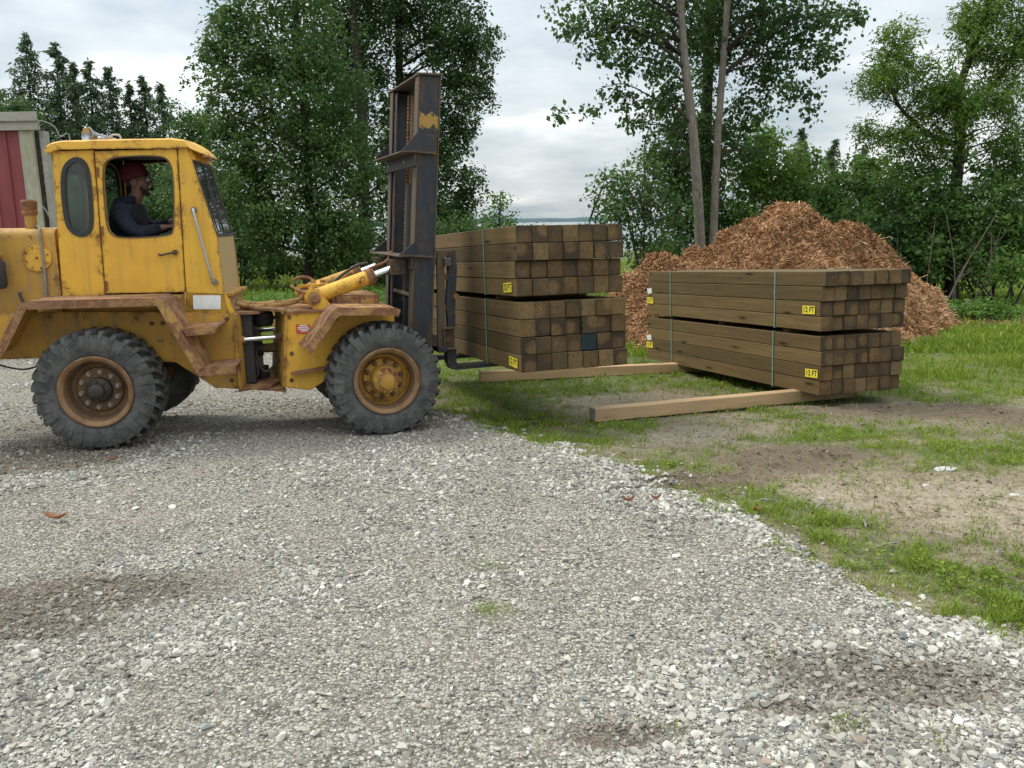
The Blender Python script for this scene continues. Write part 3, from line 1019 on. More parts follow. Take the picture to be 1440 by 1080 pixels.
def bundle(corner, yaw, tilt, label, tags, straps, stagger, bearers=False, blue=None, white=()):
    la = Vector((-cos(yaw), sin(yaw), tilt)).normalized()
    lb = Vector((sin(yaw), cos(yaw), 0))
    lb = (lb - la * lb.dot(la)).normalized()
    up = la.cross(-lb)
    root = empty('timber_bundle')
    root.matrix_world = Matrix(((la.x, -lb.x, up.x, corner[0]), (la.y, -lb.y, up.y, corner[1]), (la.z, -lb.z, up.z, corner[2]), (0, 0, 0, 1)))
    tag(root, label, 'timber bundle', 'strapped bundles of square timbers')
    W = 7 * TS * 0.972
    for r in range(4):
        for c in range(7):
            o = bpy.data.objects.new('timber', TIMBER)
            C.objects.link(o)
            o.parent = root
            da = stagger[r] + random.gauss(0, 0.010)
            flip = pi if random.random() < 0.5 else 0
            o.location = (3.63 / 2 + da, -(c + 0.5) * TS * 0.972 + random.gauss(0, 0.0016), (r + 0.5) * TS + random.gauss(0, 0.0006))
            o.rotation_euler = (random.choice((0, pi)), 0, flip + random.gauss(0, 0.0006))
            if (r, c) == blue:
                o.material_slots[1].link = 'OBJECT'
                o.material_slots[1].material = M['timber_end_blue']
                o['label'] = 'timber with a dark blue stained end'
    for a in straps:
        bm = bmesh.new()
        t, bw, H = 0.002, 0.017, 4 * TS
        box(bm, (a, 0.004, H / 2), (bw, t, H + 0.008))
        box(bm, (a, -W - 0.004, H / 2), (bw, t, H + 0.008))
        box(bm, (a, -W / 2, H + 0.005), (bw, W + 0.012, t))
        box(bm, (a, -W / 2, -0.0035), (bw, W + 0.012, t))
        box(bm, (a + 0.002, 0.0058, H * 0.62), (0.022, 0.0025, 0.035))
        bm_obj('strap', bm, M['band'], root, world_coords=False)
    for (a, z, rz) in tags:
        bm = bmesh.new()
        box(bm, (0, 0, 0), (0.185, 0.078, 0.0012))
        tg = bm_obj('label_tag', bm, M['tag'], root, world_coords=False)
        # the tag reads towards the near end of the bundle
        rot = Matrix(((-1, 0, 0), (0, 0, 1), (0, 1, 0))).to_4x4() @ Matrix.Rotation(rz, 4, 'Z')
        tg.matrix_local = Matrix.Translation((a, 0.0052, z)) @ rot
        lt = bpy.data.objects.new('lettering', LETTERS)
        C.objects.link(lt)
        lt.parent = tg
        lt.location = (0, 0, 0.0012)
    for (a, z) in white:
        bm = bmesh.new()
        n = 7
        vv = [[bm.verts.new((a + (i / (n - 1) - 0.5) * 0.09 + j * 0.015, 0.005 + 0.02 * (i / (n - 1)) ** 2 + 0.004 * j, z + (j - 0.5) * 0.07 + 0.006 * sin(i))) for j in (0, 1)] for i in range(n)]
        for p, q in zip(vv, vv[1:]):
            bm.faces.new((p[0], q[0], q[1], p[1]))
        bm_obj('paper_label', bm, M['white'], root, world_coords=False)
        bm = bmesh.new()
        for i in range(6):
            box(bm, (a - 0.045 + i * 0.011, 0.0082, z - 0.002), (0.003 + 0.002 * (i % 2), 0.0006, 0.045))
        bm_obj('barcode', bm, M['ink'], bpy.data.objects[root.children[-1].name], world_coords=False)
    if bearers:
        bm0 = None
        for a in (0.62, 1.85, 3.05):
            bm = bmesh.new()
            box(bm, (a, -W / 2, -0.0235), (0.09, W - 0.12, 0.0415), bevel=0.002)
            bm_obj('spacer', bm, M['timber'], root, world_coords=False)
    return root, la, lb, up


H4 = 4 * TS
yawR, tiltR, cR = 1.27526, -0.0527, Vector((2.888, 7.732, -0.011))
b1, la, lb, up = bundle(cR, yawR, tiltR, 'lower timber bundle resting on two bearer beams beside the mulch pile', [(0.11, TS * 1.45, 0.03), (3.54, TS * 1.4, 0)], [0.74, 2.93], [0.004, 0.0, -0.006, 0.0], white=[(3.52, TS * 2.1)])
bundle(cR + up * (H4 + 0.044), yawR, tiltR, 'upper timber bundle stacked on another in front of the mulch pile', [(0.17, TS * 1.42, 0.02), (3.52, TS * 1.3, 0)], [0.72, 2.95], [0.0, 0.006, -0.022, -0.075], bearers=True, white=[(3.5, TS * 2.2)])
yawL, tiltL, cL = 1.20486, -0.045, Vector((0.0717, 6.598, 0.456))
b3, laL, lbL, upL = bundle(cL, yawL, tiltL, 'lower timber bundle carried on the loader forks, with one blue stained end', [(0.15, TS * 0.52, -0.07)], [0.80, 2.9], [-0.02, -0.005, 0.004, 0.0], blue=(1, 4))
bundle(cL + upL * (H4 + 0.044) + laL * 0.03, yawL, tiltL, 'upper timber bundle carried by the loader, topmost against its mast', [(0.20, TS * 0.5, 0.05)], [0.76, 2.9], [0.0, 0.03, -0.008, 0.0], bearers=True)


def beam(name, p0, p1, w, h, label):
    p0, p1 = Vector(p0), Vector(p1)
    x = (p1 - p0).normalized()
    y = Vector((0, 0, 1)).cross(x).normalized()
    z = x.cross(y)
    L = (p1 - p0).length
    bm = bmesh.new()
    box(bm, (0, 0, 0), (L, w, h), bevel=0.005)
    bmesh.ops.subdivide_edges(bm, edges=[e_ for e_ in bm.edges if e_.calc_length() > 1], cuts=3)
    bmesh.ops.recalc_face_normals(bm, faces=bm.faces)
    for f in bm.faces:
        f.material_index = 1 if abs(f.normal.x) > 0.9 else 0
    o = bm_obj(name, bm, [M['fresh'], M['log']], world_coords=False)
    c = (p0 + p1) / 2
    o.matrix_world = Matrix(((x.x, y.x, z.x, c.x), (x.y, y.y, z.y, c.y), (x.z, y.z, z.z, c.z), (0, 0, 0, 1)))
    return tag(o, label, 'timber beam', 'reddish bearer beams laid on the grass')


beam('bearer_beam', (0.70, 7.17, -0.028), (3.45, 8.36, -0.094), 0.11, 0.118, 'long reddish bearer beam with a bare grey end pointing at the gravel')
beam('bearer_beam', (-0.38, 9.72, -0.14), (3.15, 10.74, -0.222), 0.11, 0.118, 'reddish bearer beam lying beyond the lifted bundles, under the far end of the stack')

# ------------------------------------------------------------------ the yellow articulated forklift loader
AR, AF = R(8), R(21)
R0, F0 = Vector((-3.13, 6.18)), Vector((-1.005, 6.66))


def RP(u, w, z):
    return Vector((R0.x + u * cos(AR) - w * sin(AR), R0.y + u * sin(AR) + w * cos(AR), z))


def FP(u, w, z):
    return Vector((F0.x + u * cos(AF) - w * sin(AF), F0.y + u * sin(AF) + w * cos(AF), z))


RAX = (Vector((cos(AR), sin(AR), 0)), Vector((-sin(AR), cos(AR), 0)), Vector((0, 0, 1)))
FAX = (Vector((cos(AF), sin(AF), 0)), Vector((-sin(AF), cos(AF), 0)), Vector((0, 0, 1)))
loader = empty('wheel_loader', RP(0, 0.8, 0))
tag(loader, 'weathered yellow articulated wheel loader with a black fork mast, carrying two timber bundles', 'loader')


def lplate(name, fr, w0, w1, outer, mat, holes=(), parent=loader, smooth=None, bevel=0):
    bm = bmesh.new()
    plate(bm, outer, lambda a, b: fr(a, w0, b), lambda a, b: fr(a, w1, b), holes)
    bmesh.ops.remove_doubles(bm, verts=bm.verts, dist=1e-6)
    return bm_obj(name, bm, mat, parent, smooth)


def lbox(name, fr, u, w, z, mat, parent=loader, bevel=0.006, tilt=0.0):
    """box between u, w, z pairs in the frame's own axes"""
    bm = bmesh.new()
    lbox_into(bm, fr, u, w, z, bevel, tilt)
    return bm_obj(name, bm, mat, parent)


def lbox_into(bm, fr, u, w, z, bevel=0.006, tilt=0.0):
    ax = RAX if fr is RP else FAX
    X = (ax[0] * cos(tilt) + ax[2] * sin(tilt))
    Zx = (ax[2] * cos(tilt) - ax[0] * sin(tilt))
    box(bm, fr(sum(u) / 2, sum(w) / 2, sum(z) / 2), (u[1] - u[0], w[1] - w[0], z[1] - z[0]), (X, ax[1], Zx), bevel=min(bevel, 0.3 * min(u[1] - u[0], w[1] - w[0], z[1] - z[0])))


def ltube(name, pts, r, mat, parent=loader, n=10, rs=None, smooth=50):
    bm = bmesh.new()
    tube(bm, pts, r, n, rs=rs)
    return bm_obj(name, bm, mat, parent, smooth)


def curve_pts(pts, n=6):
    """Catmull-Rom through points"""
    P = [Vector(p) for p in pts]
    P = [P[0] * 2 - P[1]] + P + [P[-1] * 2 - P[-2]]
    out = []
    for i in range(1, len(P) - 2):
        for k in range(n):
            t = k / n
            a, b, c, d = P[i - 1], P[i], P[i + 1], P[i + 2]
            out.append(0.5 * ((2 * b) + (c - a) * t + (2 * a - 5 * b + 4 * c - d) * t * t + (3 * b - 3 * c + d - a) * t ** 3))
    out.append(P[-2])
    return out


# --- wheels
def wheel(fr, ax, u, w, z, side, kind, Rt=0.468, width=0.33):
    """side -1: outer face at smaller w"""
    c = fr(u, w, z)
    root = empty('wheel', c - origin(loader), loader)
    a = ax[1] * side                                   # outward along the axle
    bm = bmesh.new()
    hw_ = width / 2
    prof = [(0.268, hw_ * 0.86), (0.30, hw_ * 0.97), (0.345, hw_ * 1.0), (0.392, hw_ * 0.98), (0.402, hw_ * 0.955), (0.43, hw_ * 0.93), (Rt - 0.046, hw_ * 0.80), (Rt - 0.038, hw_ * 0.4), (Rt - 0.036, 0)]
    prof = prof + [(r, -q) for r, q in prof[-2::-1]] + [(0.26, -hw_ * 0.7), (0.26, hw_ * 0.7)]
    lathe(bm, prof, c, a, 56, closed=True)
    X, Y, Z = frame3(a)
    nl = 30
    for k in range(nl):                                # chevron lugs moulded into the tread
        for s in (-1, 1):
            th = 2 * pi * (k + (0.5 if s > 0 else 0)) / nl
            pts_ = []
            for (q, dth, rr, hwid) in ((0.02, -0.10, Rt - 0.001, 0.039), (0.55, -0.02, Rt, 0.041), (0.84, 0.03, Rt - 0.008, 0.041), (1.0, 0.045, Rt - 0.048, 0.032), (1.025, 0.05, Rt - 0.085, 0.022)):
                pts_.append((q * hw_ * s, th + dth, rr, hwid))
            vs_ = []
            for (aa, t, rr, hwid) in pts_:
                row = []
                for (dt, dr) in ((-hwid * 1.15, -0.05), (-hwid * 0.92, 0), (hwid * 0.92, 0), (hwid * 1.15, -0.05)):
                    rad = rr + dr
                    row.append(bm.verts.new(c + X * aa + (Y * cos(t + dt) + Z * sin(t + dt)) * rad))
                vs_.append(row)
            for p, q in zip(vs_, vs_[1:]):
                for i in range(3):
                    bm.faces.new((p[i], p[i + 1], q[i + 1], q[i]))
            bm.faces.new(vs_[0]); bm.faces.new(vs_[-1][::-1])
    bm_obj('tyre', bm, M['rubber'], root, 32)
    bm = bmesh.new()
    o_ = hw_ * 0.90
    rp = [(0.272, o_ + 0.002), (0.272, o_ + 0.013), (0.262, o_ + 0.017), (0.250, o_ + 0.012), (0.232, o_ - 0.004), (0.222, o_ - 0.03), (0.214, o_ - 0.055), (0.21, -o_), (0.262, -o_)]
    lathe(bm, rp, c, a, 48)
    for f in bm.faces:
        f.material_index = 1 if (f.calc_center_median() - c).cross(X).length < 0.229 else 0
    bm_obj('rim', bm, [M['rim'], M['rim_dark']], root, 35)
    bm = bmesh.new()
    if kind == 'rear':
        lathe(bm, [(0.211, o_ - 0.075), (0.205, o_ - 0.105), (0.175, o_ - 0.115), (0.165, o_ - 0.10), (0.10, o_ - 0.095), (0.0, o_ - 0.095)], c, a, 40)
    else:
        lathe(bm, [(0.211, o_ - 0.10), (0.20, o_ - 0.16), (0.172, o_ - 0.165), (0.165, o_ - 0.125), (0.10, o_ - 0.12), (0.0, o_ - 0.12)], c, a, 40)
    bm_obj('wheel_disc', bm, M['rim_dark'] if kind == 'rear' else M['yellow_dirty'], root, 35)
    bm = bmesh.new()
    if kind == 'rear':
        lathe(bm, [(0.098, o_ - 0.096), (0.095, o_ - 0.05), (0.075, o_ - 0.03), (0.06, o_ - 0.028), (0.055, o_ + 0.005), (0.04, o_ + 0.015), (0, o_ + 0.016)], c, a, 20)
        for k in range(8):
            t = 2 * pi * k / 8
            tube(bm, [c + X * (o_ - 0.05) + (Y * cos(t) + Z * sin(t)) * 0.075, c + X * (o_ - 0.02) + (Y * cos(t) + Z * sin(t)) * 0.073], 0.010, 6)
        bm_obj('hub', bm, M['grease'], root, 35)
    else:
        lathe(bm, [(0.118, o_ - 0.13), (0.115, o_ - 0.05), (0.105, o_ - 0.02), (0.082, o_ - 0.008), (0.07, o_ + 0.0), (0.066, o_ + 0.022), (0.05, o_ + 0.03), (0, o_ + 0.03)], c, a, 24)
        for k in range(10):
            t = 2 * pi * k / 10
            tube(bm, [c + X * (o_ - 0.03) + (Y * cos(t) + Z * sin(t)) * 0.092, c + X * (o_ - 0.002) + (Y * cos(t) + Z * sin(t)) * 0.090], 0.013, 6)
        bm_obj('hub', bm, M['yellow_dirty'], root, 35)
    bm = bmesh.new()
    tube(bm, [(0, 0, -0.008), (0, 0, 0.004)], 0.021, 14)
    tube(bm, [(0, 0, 0.004), (0, 0, 0.022)], 0.0135, 6)
    me = bpy.data.meshes.new('wheel_nut')
    bmesh.ops.recalc_face_normals(bm, faces=bm.faces)
    bm.to_mesh(me); bm.free()
    me.materials.append(M['nut'] if kind == 'rear' else M['rim_dark'])
    nn_ = 10
    rr, dep = (0.137, o_ - 0.092) if kind == 'rear' else (0.146, o_ - 0.118)
    for k in range(nn_ if side < 0 else 0):
        t = 2 * pi * (k + 0.3) / nn_
        ob = bpy.data.objects.new('wheel_nut', me)
        C.objects.link(ob)
        ob.parent = root
        p = X * dep + (Y * cos(t) + Z * sin(t)) * rr
        ob.matrix_local = Matrix.Translation(p) @ X.to_track_quat('Z', 'Y').to_matrix().to_4x4()
    return root


wheel(RP, RAX, 0.0, 0.165, 0.432, -1, 'rear')
wheel(FP, FAX, 0.0, 0.165, 0.392, -1, 'front')
wheel(RP, RAX, 0.0, 1.435, 0.430, 1, 'rear')
wheel(FP, FAX, 0.0, 1.435, 0.385, 1, 'front')

# --- rear frame and bodywork
for w0, w1 in ((0.34, 0.365), (1.235, 1.26)):
    lplate('frame_plate', RP, w0, w1, [(-1.25, 1.0), (-1.25, 0.66), (-0.5, 0.655), (-0.36, 0.62), (0.34, 0.60), (0.513, 0.585), (0.80, 0.365), (0.985, 0.348), (0.985, 0.955), (0.545, 0.985), (-0.6, 1.02)], M['yellow_dirty'])
lplate('frame_end_plate', RP, 0.30, 1.30, [(0.985, 0.345), (1.01, 0.345), (1.01, 0.95), (0.985, 0.95)], M['yellow_dirty'])
lbox('axle', RP, (-0.09, 0.09), (0.34, 1.26), (0.33, 0.52), M['grease'], bevel=0.03)
lbox('gearbox', RP, (-0.5, 0.8), (0.5, 1.1), (0.52, 0.95), M['grease'], bevel=0.03)
lbox('axle', FP, (-0.09, 0.09), (0.34, 1.26), (0.29, 0.48), M['grease'], bevel=0.03)
lbox('cab_floor', RP, (-0.30, 0.97), (0.425, 1.17), (1.085, 1.115), M['yellow_dirty'])
# body under the cab in front of the fender, with the white sticker
lplate('body_panel', RP, 0.42, 0.44, [(0.60, 0.955), (0.985, 0.94), (0.93, 1.11), (0.60, 1.135)], M['yellow'])
lplate('body_panel', RP, 0.415, 0.433, [(-0.30, 0.95), (0.60, 0.95), (0.60, 1.115), (-0.30, 1.115)], M['yellow_dirty'])
lplate('sticker', RP, 0.4165, 0.4195, [(0.664, 0.995), (0.874, 0.988), (0.882, 1.10), (0.670, 1.106)], M['white'])
# cab sides
REAR_PANEL = [(-0.304, 1.12), (-0.262, 2.215), (0.036, 2.222), (0.009, 1.128)]
OVAL = chaikin([(-0.221, 1.968), (-0.19, 2.114), (-0.092, 2.178), (-0.02, 2.135), (-0.003, 2.019), (-0.014, 1.699), (-0.045, 1.60), (-0.13, 1.572), (-0.206, 1.632), (-0.224, 1.729)], 2)
DOOR = [(0.046, 2.215), (0.018, 1.138), (0.612, 1.135), (0.644, 2.232)]
DWIN = chaikin([(0.088, 2.03), (0.112, 2.14), (0.20, 2.172), (0.516, 2.180), (0.585, 2.14), (0.600, 2.015), (0.570, 1.62), (0.535, 1.575), (0.171, 1.562), (0.094, 1.60), (0.078, 1.69)], 2)
FRONT_PANEL = [(0.652, 2.245), (0.716, 2.250), (0.742, 2.147), (0.883, 1.566), (0.897, 1.33), (0.907, 1.12), (0.935, 0.955), (0.60, 0.965), (0.620, 1.12)]
lplate('cab_side_panel', RP, 0.42, 0.455, REAR_PANEL, M['yellow'], [OVAL])
lplate('cab_side_panel', RP, 1.135, 1.17, REAR_PANEL, M['yellow'], [OVAL])
door = lplate('door', RP, 0.416, 0.45, DOOR, M['yellow'], [DWIN])
lplate('door', RP, 1.137, 1.17, DOOR, M['yellow'], [DWIN])
lplate('cab_front_pillar', RP, 0.42, 0.455, FRONT_PANEL, M['yellow'])
lplate('cab_front_pillar', RP, 1.135, 1.17, FRONT_PANEL, M['yellow'])


def ring_of(poly, grow):
    cx0 = sum(p[0] for p in poly) / len(poly)
    cy0 = sum(p[1] for p in poly) / len(poly)
    out = []
    n_ = len(poly)
    for i, (a, b) in enumerate(poly):
        t = Vector(poly[(i + 1) % n_]) - Vector(poly[i - 1])
        nrm = Vector((t.y, -t.x))
        if nrm.length < 1e-9:
            nrm = Vector((a - cx0, b - cy0))
        nrm.normalize()
        if nrm.dot(Vector((a - cx0, b - cy0))) < 0:
            nrm = -nrm
        out.append((a + nrm.x * grow, b + nrm.y * grow))
    return out


for w0 in (0.412, 1.145):
    win = lplate('window', RP, w0 + 0.012, w0 + 0.017, ring_of(OVAL, -0.012), M['glass'])
    lplate('rubber_seal', RP, w0, w0 + 0.03, ring_of(OVAL, 0.006), M['gasket'], [ring_of(OVAL, -0.026)], parent=win)
lplate('window_trim', RP, 0.410, 0.4165, ring_of(DWIN, 0.007), M['mast_worn'], [ring_of(DWIN, -0.003)], parent=door)
# door hinges, handle and weld beads
for z_ in (2.06, 1.62, 1.20):
    ltube('hinge', [RP(0.03 + (z_ - 1.13) * 0.026, 0.409, z_ - 0.035), RP(0.03 + (z_ - 1.13) * 0.026, 0.409, z_ + 0.035)], 0.010, M['rust'], door)
bm = bmesh.new()
tube(bm, [RP(0.567, 0.418, 1.446), RP(0.567, 0.385, 1.446)], 0.020, 12)
tube(bm, [RP(0.575, 0.383, 1.448), RP(0.50, 0.379, 1.434), RP(0.455, 0.381, 1.425), RP(0.447, 0.392, 1.434)], 0.009, 8)
bm_obj('door_handle', bm, M['mast_worn'], door, 40)
hd = ltube('grab_handle', curve_pts([RP(0.734, 0.42, 1.765), RP(0.735, 0.385, 1.755), RP(0.785, 0.378, 1.49), RP(0.836, 0.385, 1.225), RP(0.842, 0.42, 1.212)], 5), 0.0115, M['steel'])
for (a_, z_) in ((0.734, 1.77), (0.848, 1.205)):
    ltube('mount', [RP(a_, 0.42, z_), RP(a_, 0.404, z_)], 0.024, M['nut'], hd)
# rear wall of the cab
def rw_(z):
    return -0.304 + (z - 1.10) * 0.0382


bm = bmesh.new()
RWH = chaikin([(0.60, 1.60), (0.60, 2.02), (0.66, 2.06), (1.02, 2.06), (1.08, 2.02), (1.08, 1.60)], 2)
plate(bm, [(0.455, 1.10), (0.455, 2.20), (1.135, 2.20), (1.135, 1.10)], lambda a, b: RP(rw_(b), a, b), lambda a, b: RP(rw_(b) + 0.027, a, b), [RWH])
rwall = bm_obj('cab_rear_wall', bm, M['yellow'], loader)
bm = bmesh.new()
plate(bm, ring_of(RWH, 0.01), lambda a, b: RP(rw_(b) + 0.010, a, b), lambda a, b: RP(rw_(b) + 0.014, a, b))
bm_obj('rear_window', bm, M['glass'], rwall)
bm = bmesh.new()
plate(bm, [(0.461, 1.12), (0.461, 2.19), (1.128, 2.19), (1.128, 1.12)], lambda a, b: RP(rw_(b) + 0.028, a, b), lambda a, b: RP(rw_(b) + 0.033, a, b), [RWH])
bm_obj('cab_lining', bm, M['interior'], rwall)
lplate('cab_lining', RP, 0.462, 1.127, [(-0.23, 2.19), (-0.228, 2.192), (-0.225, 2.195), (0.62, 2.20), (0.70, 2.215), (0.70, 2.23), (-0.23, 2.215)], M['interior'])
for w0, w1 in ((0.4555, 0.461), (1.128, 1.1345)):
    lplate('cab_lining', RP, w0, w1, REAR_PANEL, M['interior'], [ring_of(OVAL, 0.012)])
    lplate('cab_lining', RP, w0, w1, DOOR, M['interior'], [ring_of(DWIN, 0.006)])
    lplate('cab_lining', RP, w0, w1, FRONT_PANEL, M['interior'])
# roof with rolled edge and a visor that droops over the windscreen
bm = bmesh.new()
PR_ = [(-0.305, 2.205), (-0.29, 2.255), (-0.25, 2.278), (-0.18, 2.292), (0.2, 2.302), (0.62, 2.308), (0.705, 2.296), (0.775, 2.262), (0.83, 2.205), (0.845, 2.185), (0.825, 2.182), (0.755, 2.238), (0.70, 2.252), (0.62, 2.250), (-0.20, 2.226), (-0.285, 2.198)]
secs = [(0.388, -0.030, 0.0), (0.392, -0.012, 0.003), (0.415, 0.0, 0.0), (0.45, 0.004, 0), (0.56, 0.006, 0), (0.66, 0.008, 0), (0.795, 0.012, 0), (0.95, 0.008, 0), (1.05, 0.006, 0), (1.14, 0.004, 0), (1.175, 0.0, 0), (1.194, -0.012, 0.003), (1.198, -0.032, 0)]
rg_ = []
for w_, dz, _ in secs:
    row = []
    reach = min(1.0, max(0.0, (min(w_, 1.59 - w_) - 0.40) / 0.22))
    for (a, b) in PR_:
        lim = b
        if a > 0.72:
            k_ = 0.25 + 0.75 * reach
            a, lim = 0.72 + (a - 0.72) * k_, 2.245 + (b - 2.245) * k_
        elif dz < 0 and b > 2.24:
            lim = max(b + dz, 2.232)
        elif dz > 0:
            lim = b + (dz if b > 2.27 else 0)
        row.append(bm.verts.new(RP(a, w_, lim)))
    rg_.append(row)
for p, q in zip(rg_, rg_[1:]):
    for i in range(len(PR_)):
        j = (i + 1) % len(PR_)
        bm.faces.new((p[i], p[j], q[j], q[i]))
bm.faces.new(rg_[0]); bm.faces.new(rg_[-1][::-1])
bm_obj('cab_roof', bm, M['yellow'], loader, 35)
# windscreen: two tinted panes in a black frame, dusty panel below
def fp_(t):                       # windscreen plane: from sill (0) to head (1)
    return 0.883 + (0.742 - 0.883) * t, 1.566 + (2.147 - 1.566) * t


bm = bmesh.new()
PF = [(0.742, 2.147), (0.716, 2.25), (0.735, 2.246), (0.760, 2.150)]
plate(bm, PF, lambda a, b: RP(a, 0.455, b), lambda a, b: RP(a, 1.135, b))
bm_obj('windscreen_header', bm, M['yellow'], loader)
lplate('cab_front_panel', RP, 0.4555, 1.1345, [(0.870, 1.556), (0.886, 1.562), (0.905, 1.10), (0.935, 0.95), (0.915, 0.95), (0.888, 1.10)], M['dusty'])
for w0, w1 in ((0.475, 0.785), (0.815, 1.115)):
    a0, z0 = fp_(0.02)
    a1, z1 = fp_(0.985)
    lplate('windscreen_pane', RP, w0, w1, [(a0 - 0.006, z0), (a1 - 0.006, z1), (a1 - 0.001, z1), (a0 - 0.001, z0)], M['windshield'])
bm = bmesh.new()
for (w0, w1, t0, t1) in ((0.456, 0.477, 0, 1), (1.113, 1.134, 0, 1), (0.784, 0.816, 0.02, 0.98), (0.477, 0.784, -0.01, 0.03), (0.816, 1.113, -0.01, 0.03), (0.477, 0.784, 0.97, 1.0), (0.816, 1.113, 0.97, 1.0)):
    a0, z0 = fp_(t0)
    a1, z1 = fp_(t1)
    n = bmesh.new()
    plate(n, [(a0 - 0.014, z0), (a1 - 0.014, z1), (a1 + 0.006, z1), (a0 + 0.006, z0)], lambda a, b: RP(a, w0, b), lambda a, b: RP(a, w1, b))
    merge(bm, n)
bm_obj('windscreen_frame', bm, M['gasket'], loader)
ltube('wiper', [RP(0.80, 0.66, 1.98), RP(0.86, 0.64, 1.72), RP(0.885, 0.62, 1.60)], 0.006, M['black'])
bm = bmesh.new()
box(bm, RP(0.84, 0.50, 2.175), (0.05, 0.03, 0.018), RAX, 0.004)
box(bm, RP(0.855, 0.53, 2.16), (0.025, 0.06, 0.02), RAX, 0.004)
bm_obj('lamp_bracket', bm, M['rust'], loader)
# air horns on the roof
hr = bmesh.new()
for (dw, du, L_) in ((0.0, 0.0, 0.20), (0.075, -0.045, 0.26)):
    c0 = RP(-0.03 + du, 0.55 + dw, 2.352)
    axv = (RAX[0] * -0.62 + RAX[1] * -0.78 + Vector((0, 0, 0.06))).normalized()
    lathe(hr, [(0.054, 0.0), (0.056, -0.004), (0.048, -0.012), (0.036, -0.03), (0.024, -0.06), (0.015, -0.10), (0.011, -L_), (0.0, -L_)], c0, axv, 20)
    lathe(hr, [(0.053, -0.001), (0.043, -0.014), (0.032, -0.03), (0.02, -0.06), (0.0, -0.07)], c0, axv, 20)
hornm = bm_obj('air_horn', hr, M['horn'], loader, 40)
bm = bmesh.new()
box(bm, RP(0.06, 0.60, 2.318), (0.05, 0.12, 0.03), RAX, 0.004)
tube(bm, curve_pts([RP(0.12, 0.56, 2.312), RP(0.14, 0.56, 2.345), RP(0.19, 0.57, 2.345), RP(0.20, 0.57, 2.31)], 4), 0.008, 8)
bm_obj('horn_bracket', bm, M['steel'], hornm, 40)

# --- engine hood behind the cab
bm = bmesh.new()
HP = [(0.0, 1.00), (0.0, 1.575), (0.010, 1.607), (0.03, 1.630), (0.065, 1.642), (0.35, 1.65), (0.635, 1.642), (0.67, 1.630), (0.69, 1.607), (0.70, 1.575), (0.70, 1.0)]
ra = [bm.verts.new(RP(-0.325, 0.46 + a, z)) for a, z in HP]
rb = [bm.verts.new(RP(-1.6, 0.46 + a, z)) for a, z in HP]
for i in range(len(HP) - 1):
    bm.faces.new((ra[i], ra[i + 1], rb[i + 1], rb[i]))
bm.faces.new(ra); bm.faces.new(rb[::-1])
hood = bm_obj('engine_hood', bm, M['yellow_dirty'], loader, 40)
bm = bmesh.new()
tube(bm, [RP(-0.468, 0.462, 1.422), RP(-0.468, 0.447, 1.422)], 0.105, 40)
cv = bm_obj('inspection_cover', bm, M['yellow'], hood, 40)
bm = bmesh.new()
for k in range(8):
    t = 2 * pi * k / 8 + 0.3
    tube(bm, [RP(-0.468 + 0.083 * cos(t), 0.447, 1.422 + 0.083 * sin(t)), RP(-0.468 + 0.083 * cos(t), 0.437, 1.422 + 0.083 * sin(t))], 0.008, 6)
tube(bm, [RP(-0.468, 0.447, 1.422), RP(-0.468, 0.439, 1.422)], 0.010, 6)
o = bm_obj('cover_bolt', bm, M['rust'], hood)
o['kind'] = 'stuff'
ltube('rope', curve_pts([RP(-0.50, 0.60, 1.665), RP(-0.44, 0.49, 1.65), RP(-0.425, 0.447, 1.60), RP(-0.42, 0.438, 1.40), RP(-0.425, 0.44, 1.22), RP(-0.43, 0.445, 1.12)], 8), 0.010, M['rope'], hood)
bm = bmesh.new()
tube(bm, [RP(-0.545, 0.62, 1.64), RP(-0.545, 0.62, 1.75)], 0.043, 14)
bm_obj('filler_neck', bm, M['yellow_dirty'], hood, 40)
bm = bmesh.new()
lathe(bm, [(0.0, 0.0), (0.050, 0.0), (0.056, 0.012), (0.056, 0.035), (0.050, 0.042), (0.056, 0.05), (0.056, 0.066), (0.058, 0.072), (0.058, 0.105), (0.045, 0.118), (0, 0.12)], RP(-0.545, 0.62, 1.748), (0, 0, 1), 20)
bm_obj('filler_cap', bm, M['rust'], hood, 40)
# exhaust and cab-rear clutter at the left edge
bm = bmesh.new()
lathe(bm, [(0.0, 0.0), (0.085, 0.0), (0.098, 0.03), (0.098, 0.19), (0.08, 0.225), (0.062, 0.235), (0.062, 0.52), (0, 0.52)], RP(-0.755, 0.33, 1.20), (0, 0, 1), 24)
ex = bm_obj('exhaust_stack', bm, M['black'], loader, 40)
lbox('clamp', RP, (-0.83, -0.685), (0.26, 0.40), (1.43, 1.465), M['hose_yellow'], ex)
ltube('hose', curve_pts([RP(-1.05, 0.36, 1.02), RP(-0.75, 0.36, 0.95), RP(-0.58, 0.40, 1.0), RP(-0.62, 0.43, 1.16)], 6), 0.012, M['black'])
ltube('cable', curve_pts([RP(-0.95, 0.34, 0.67), RP(-0.68, 0.30, 0.59), RP(-0.55, 0.31, 0.585), RP(-0.42, 0.36, 0.65)], 6), 0.007, M['black'])

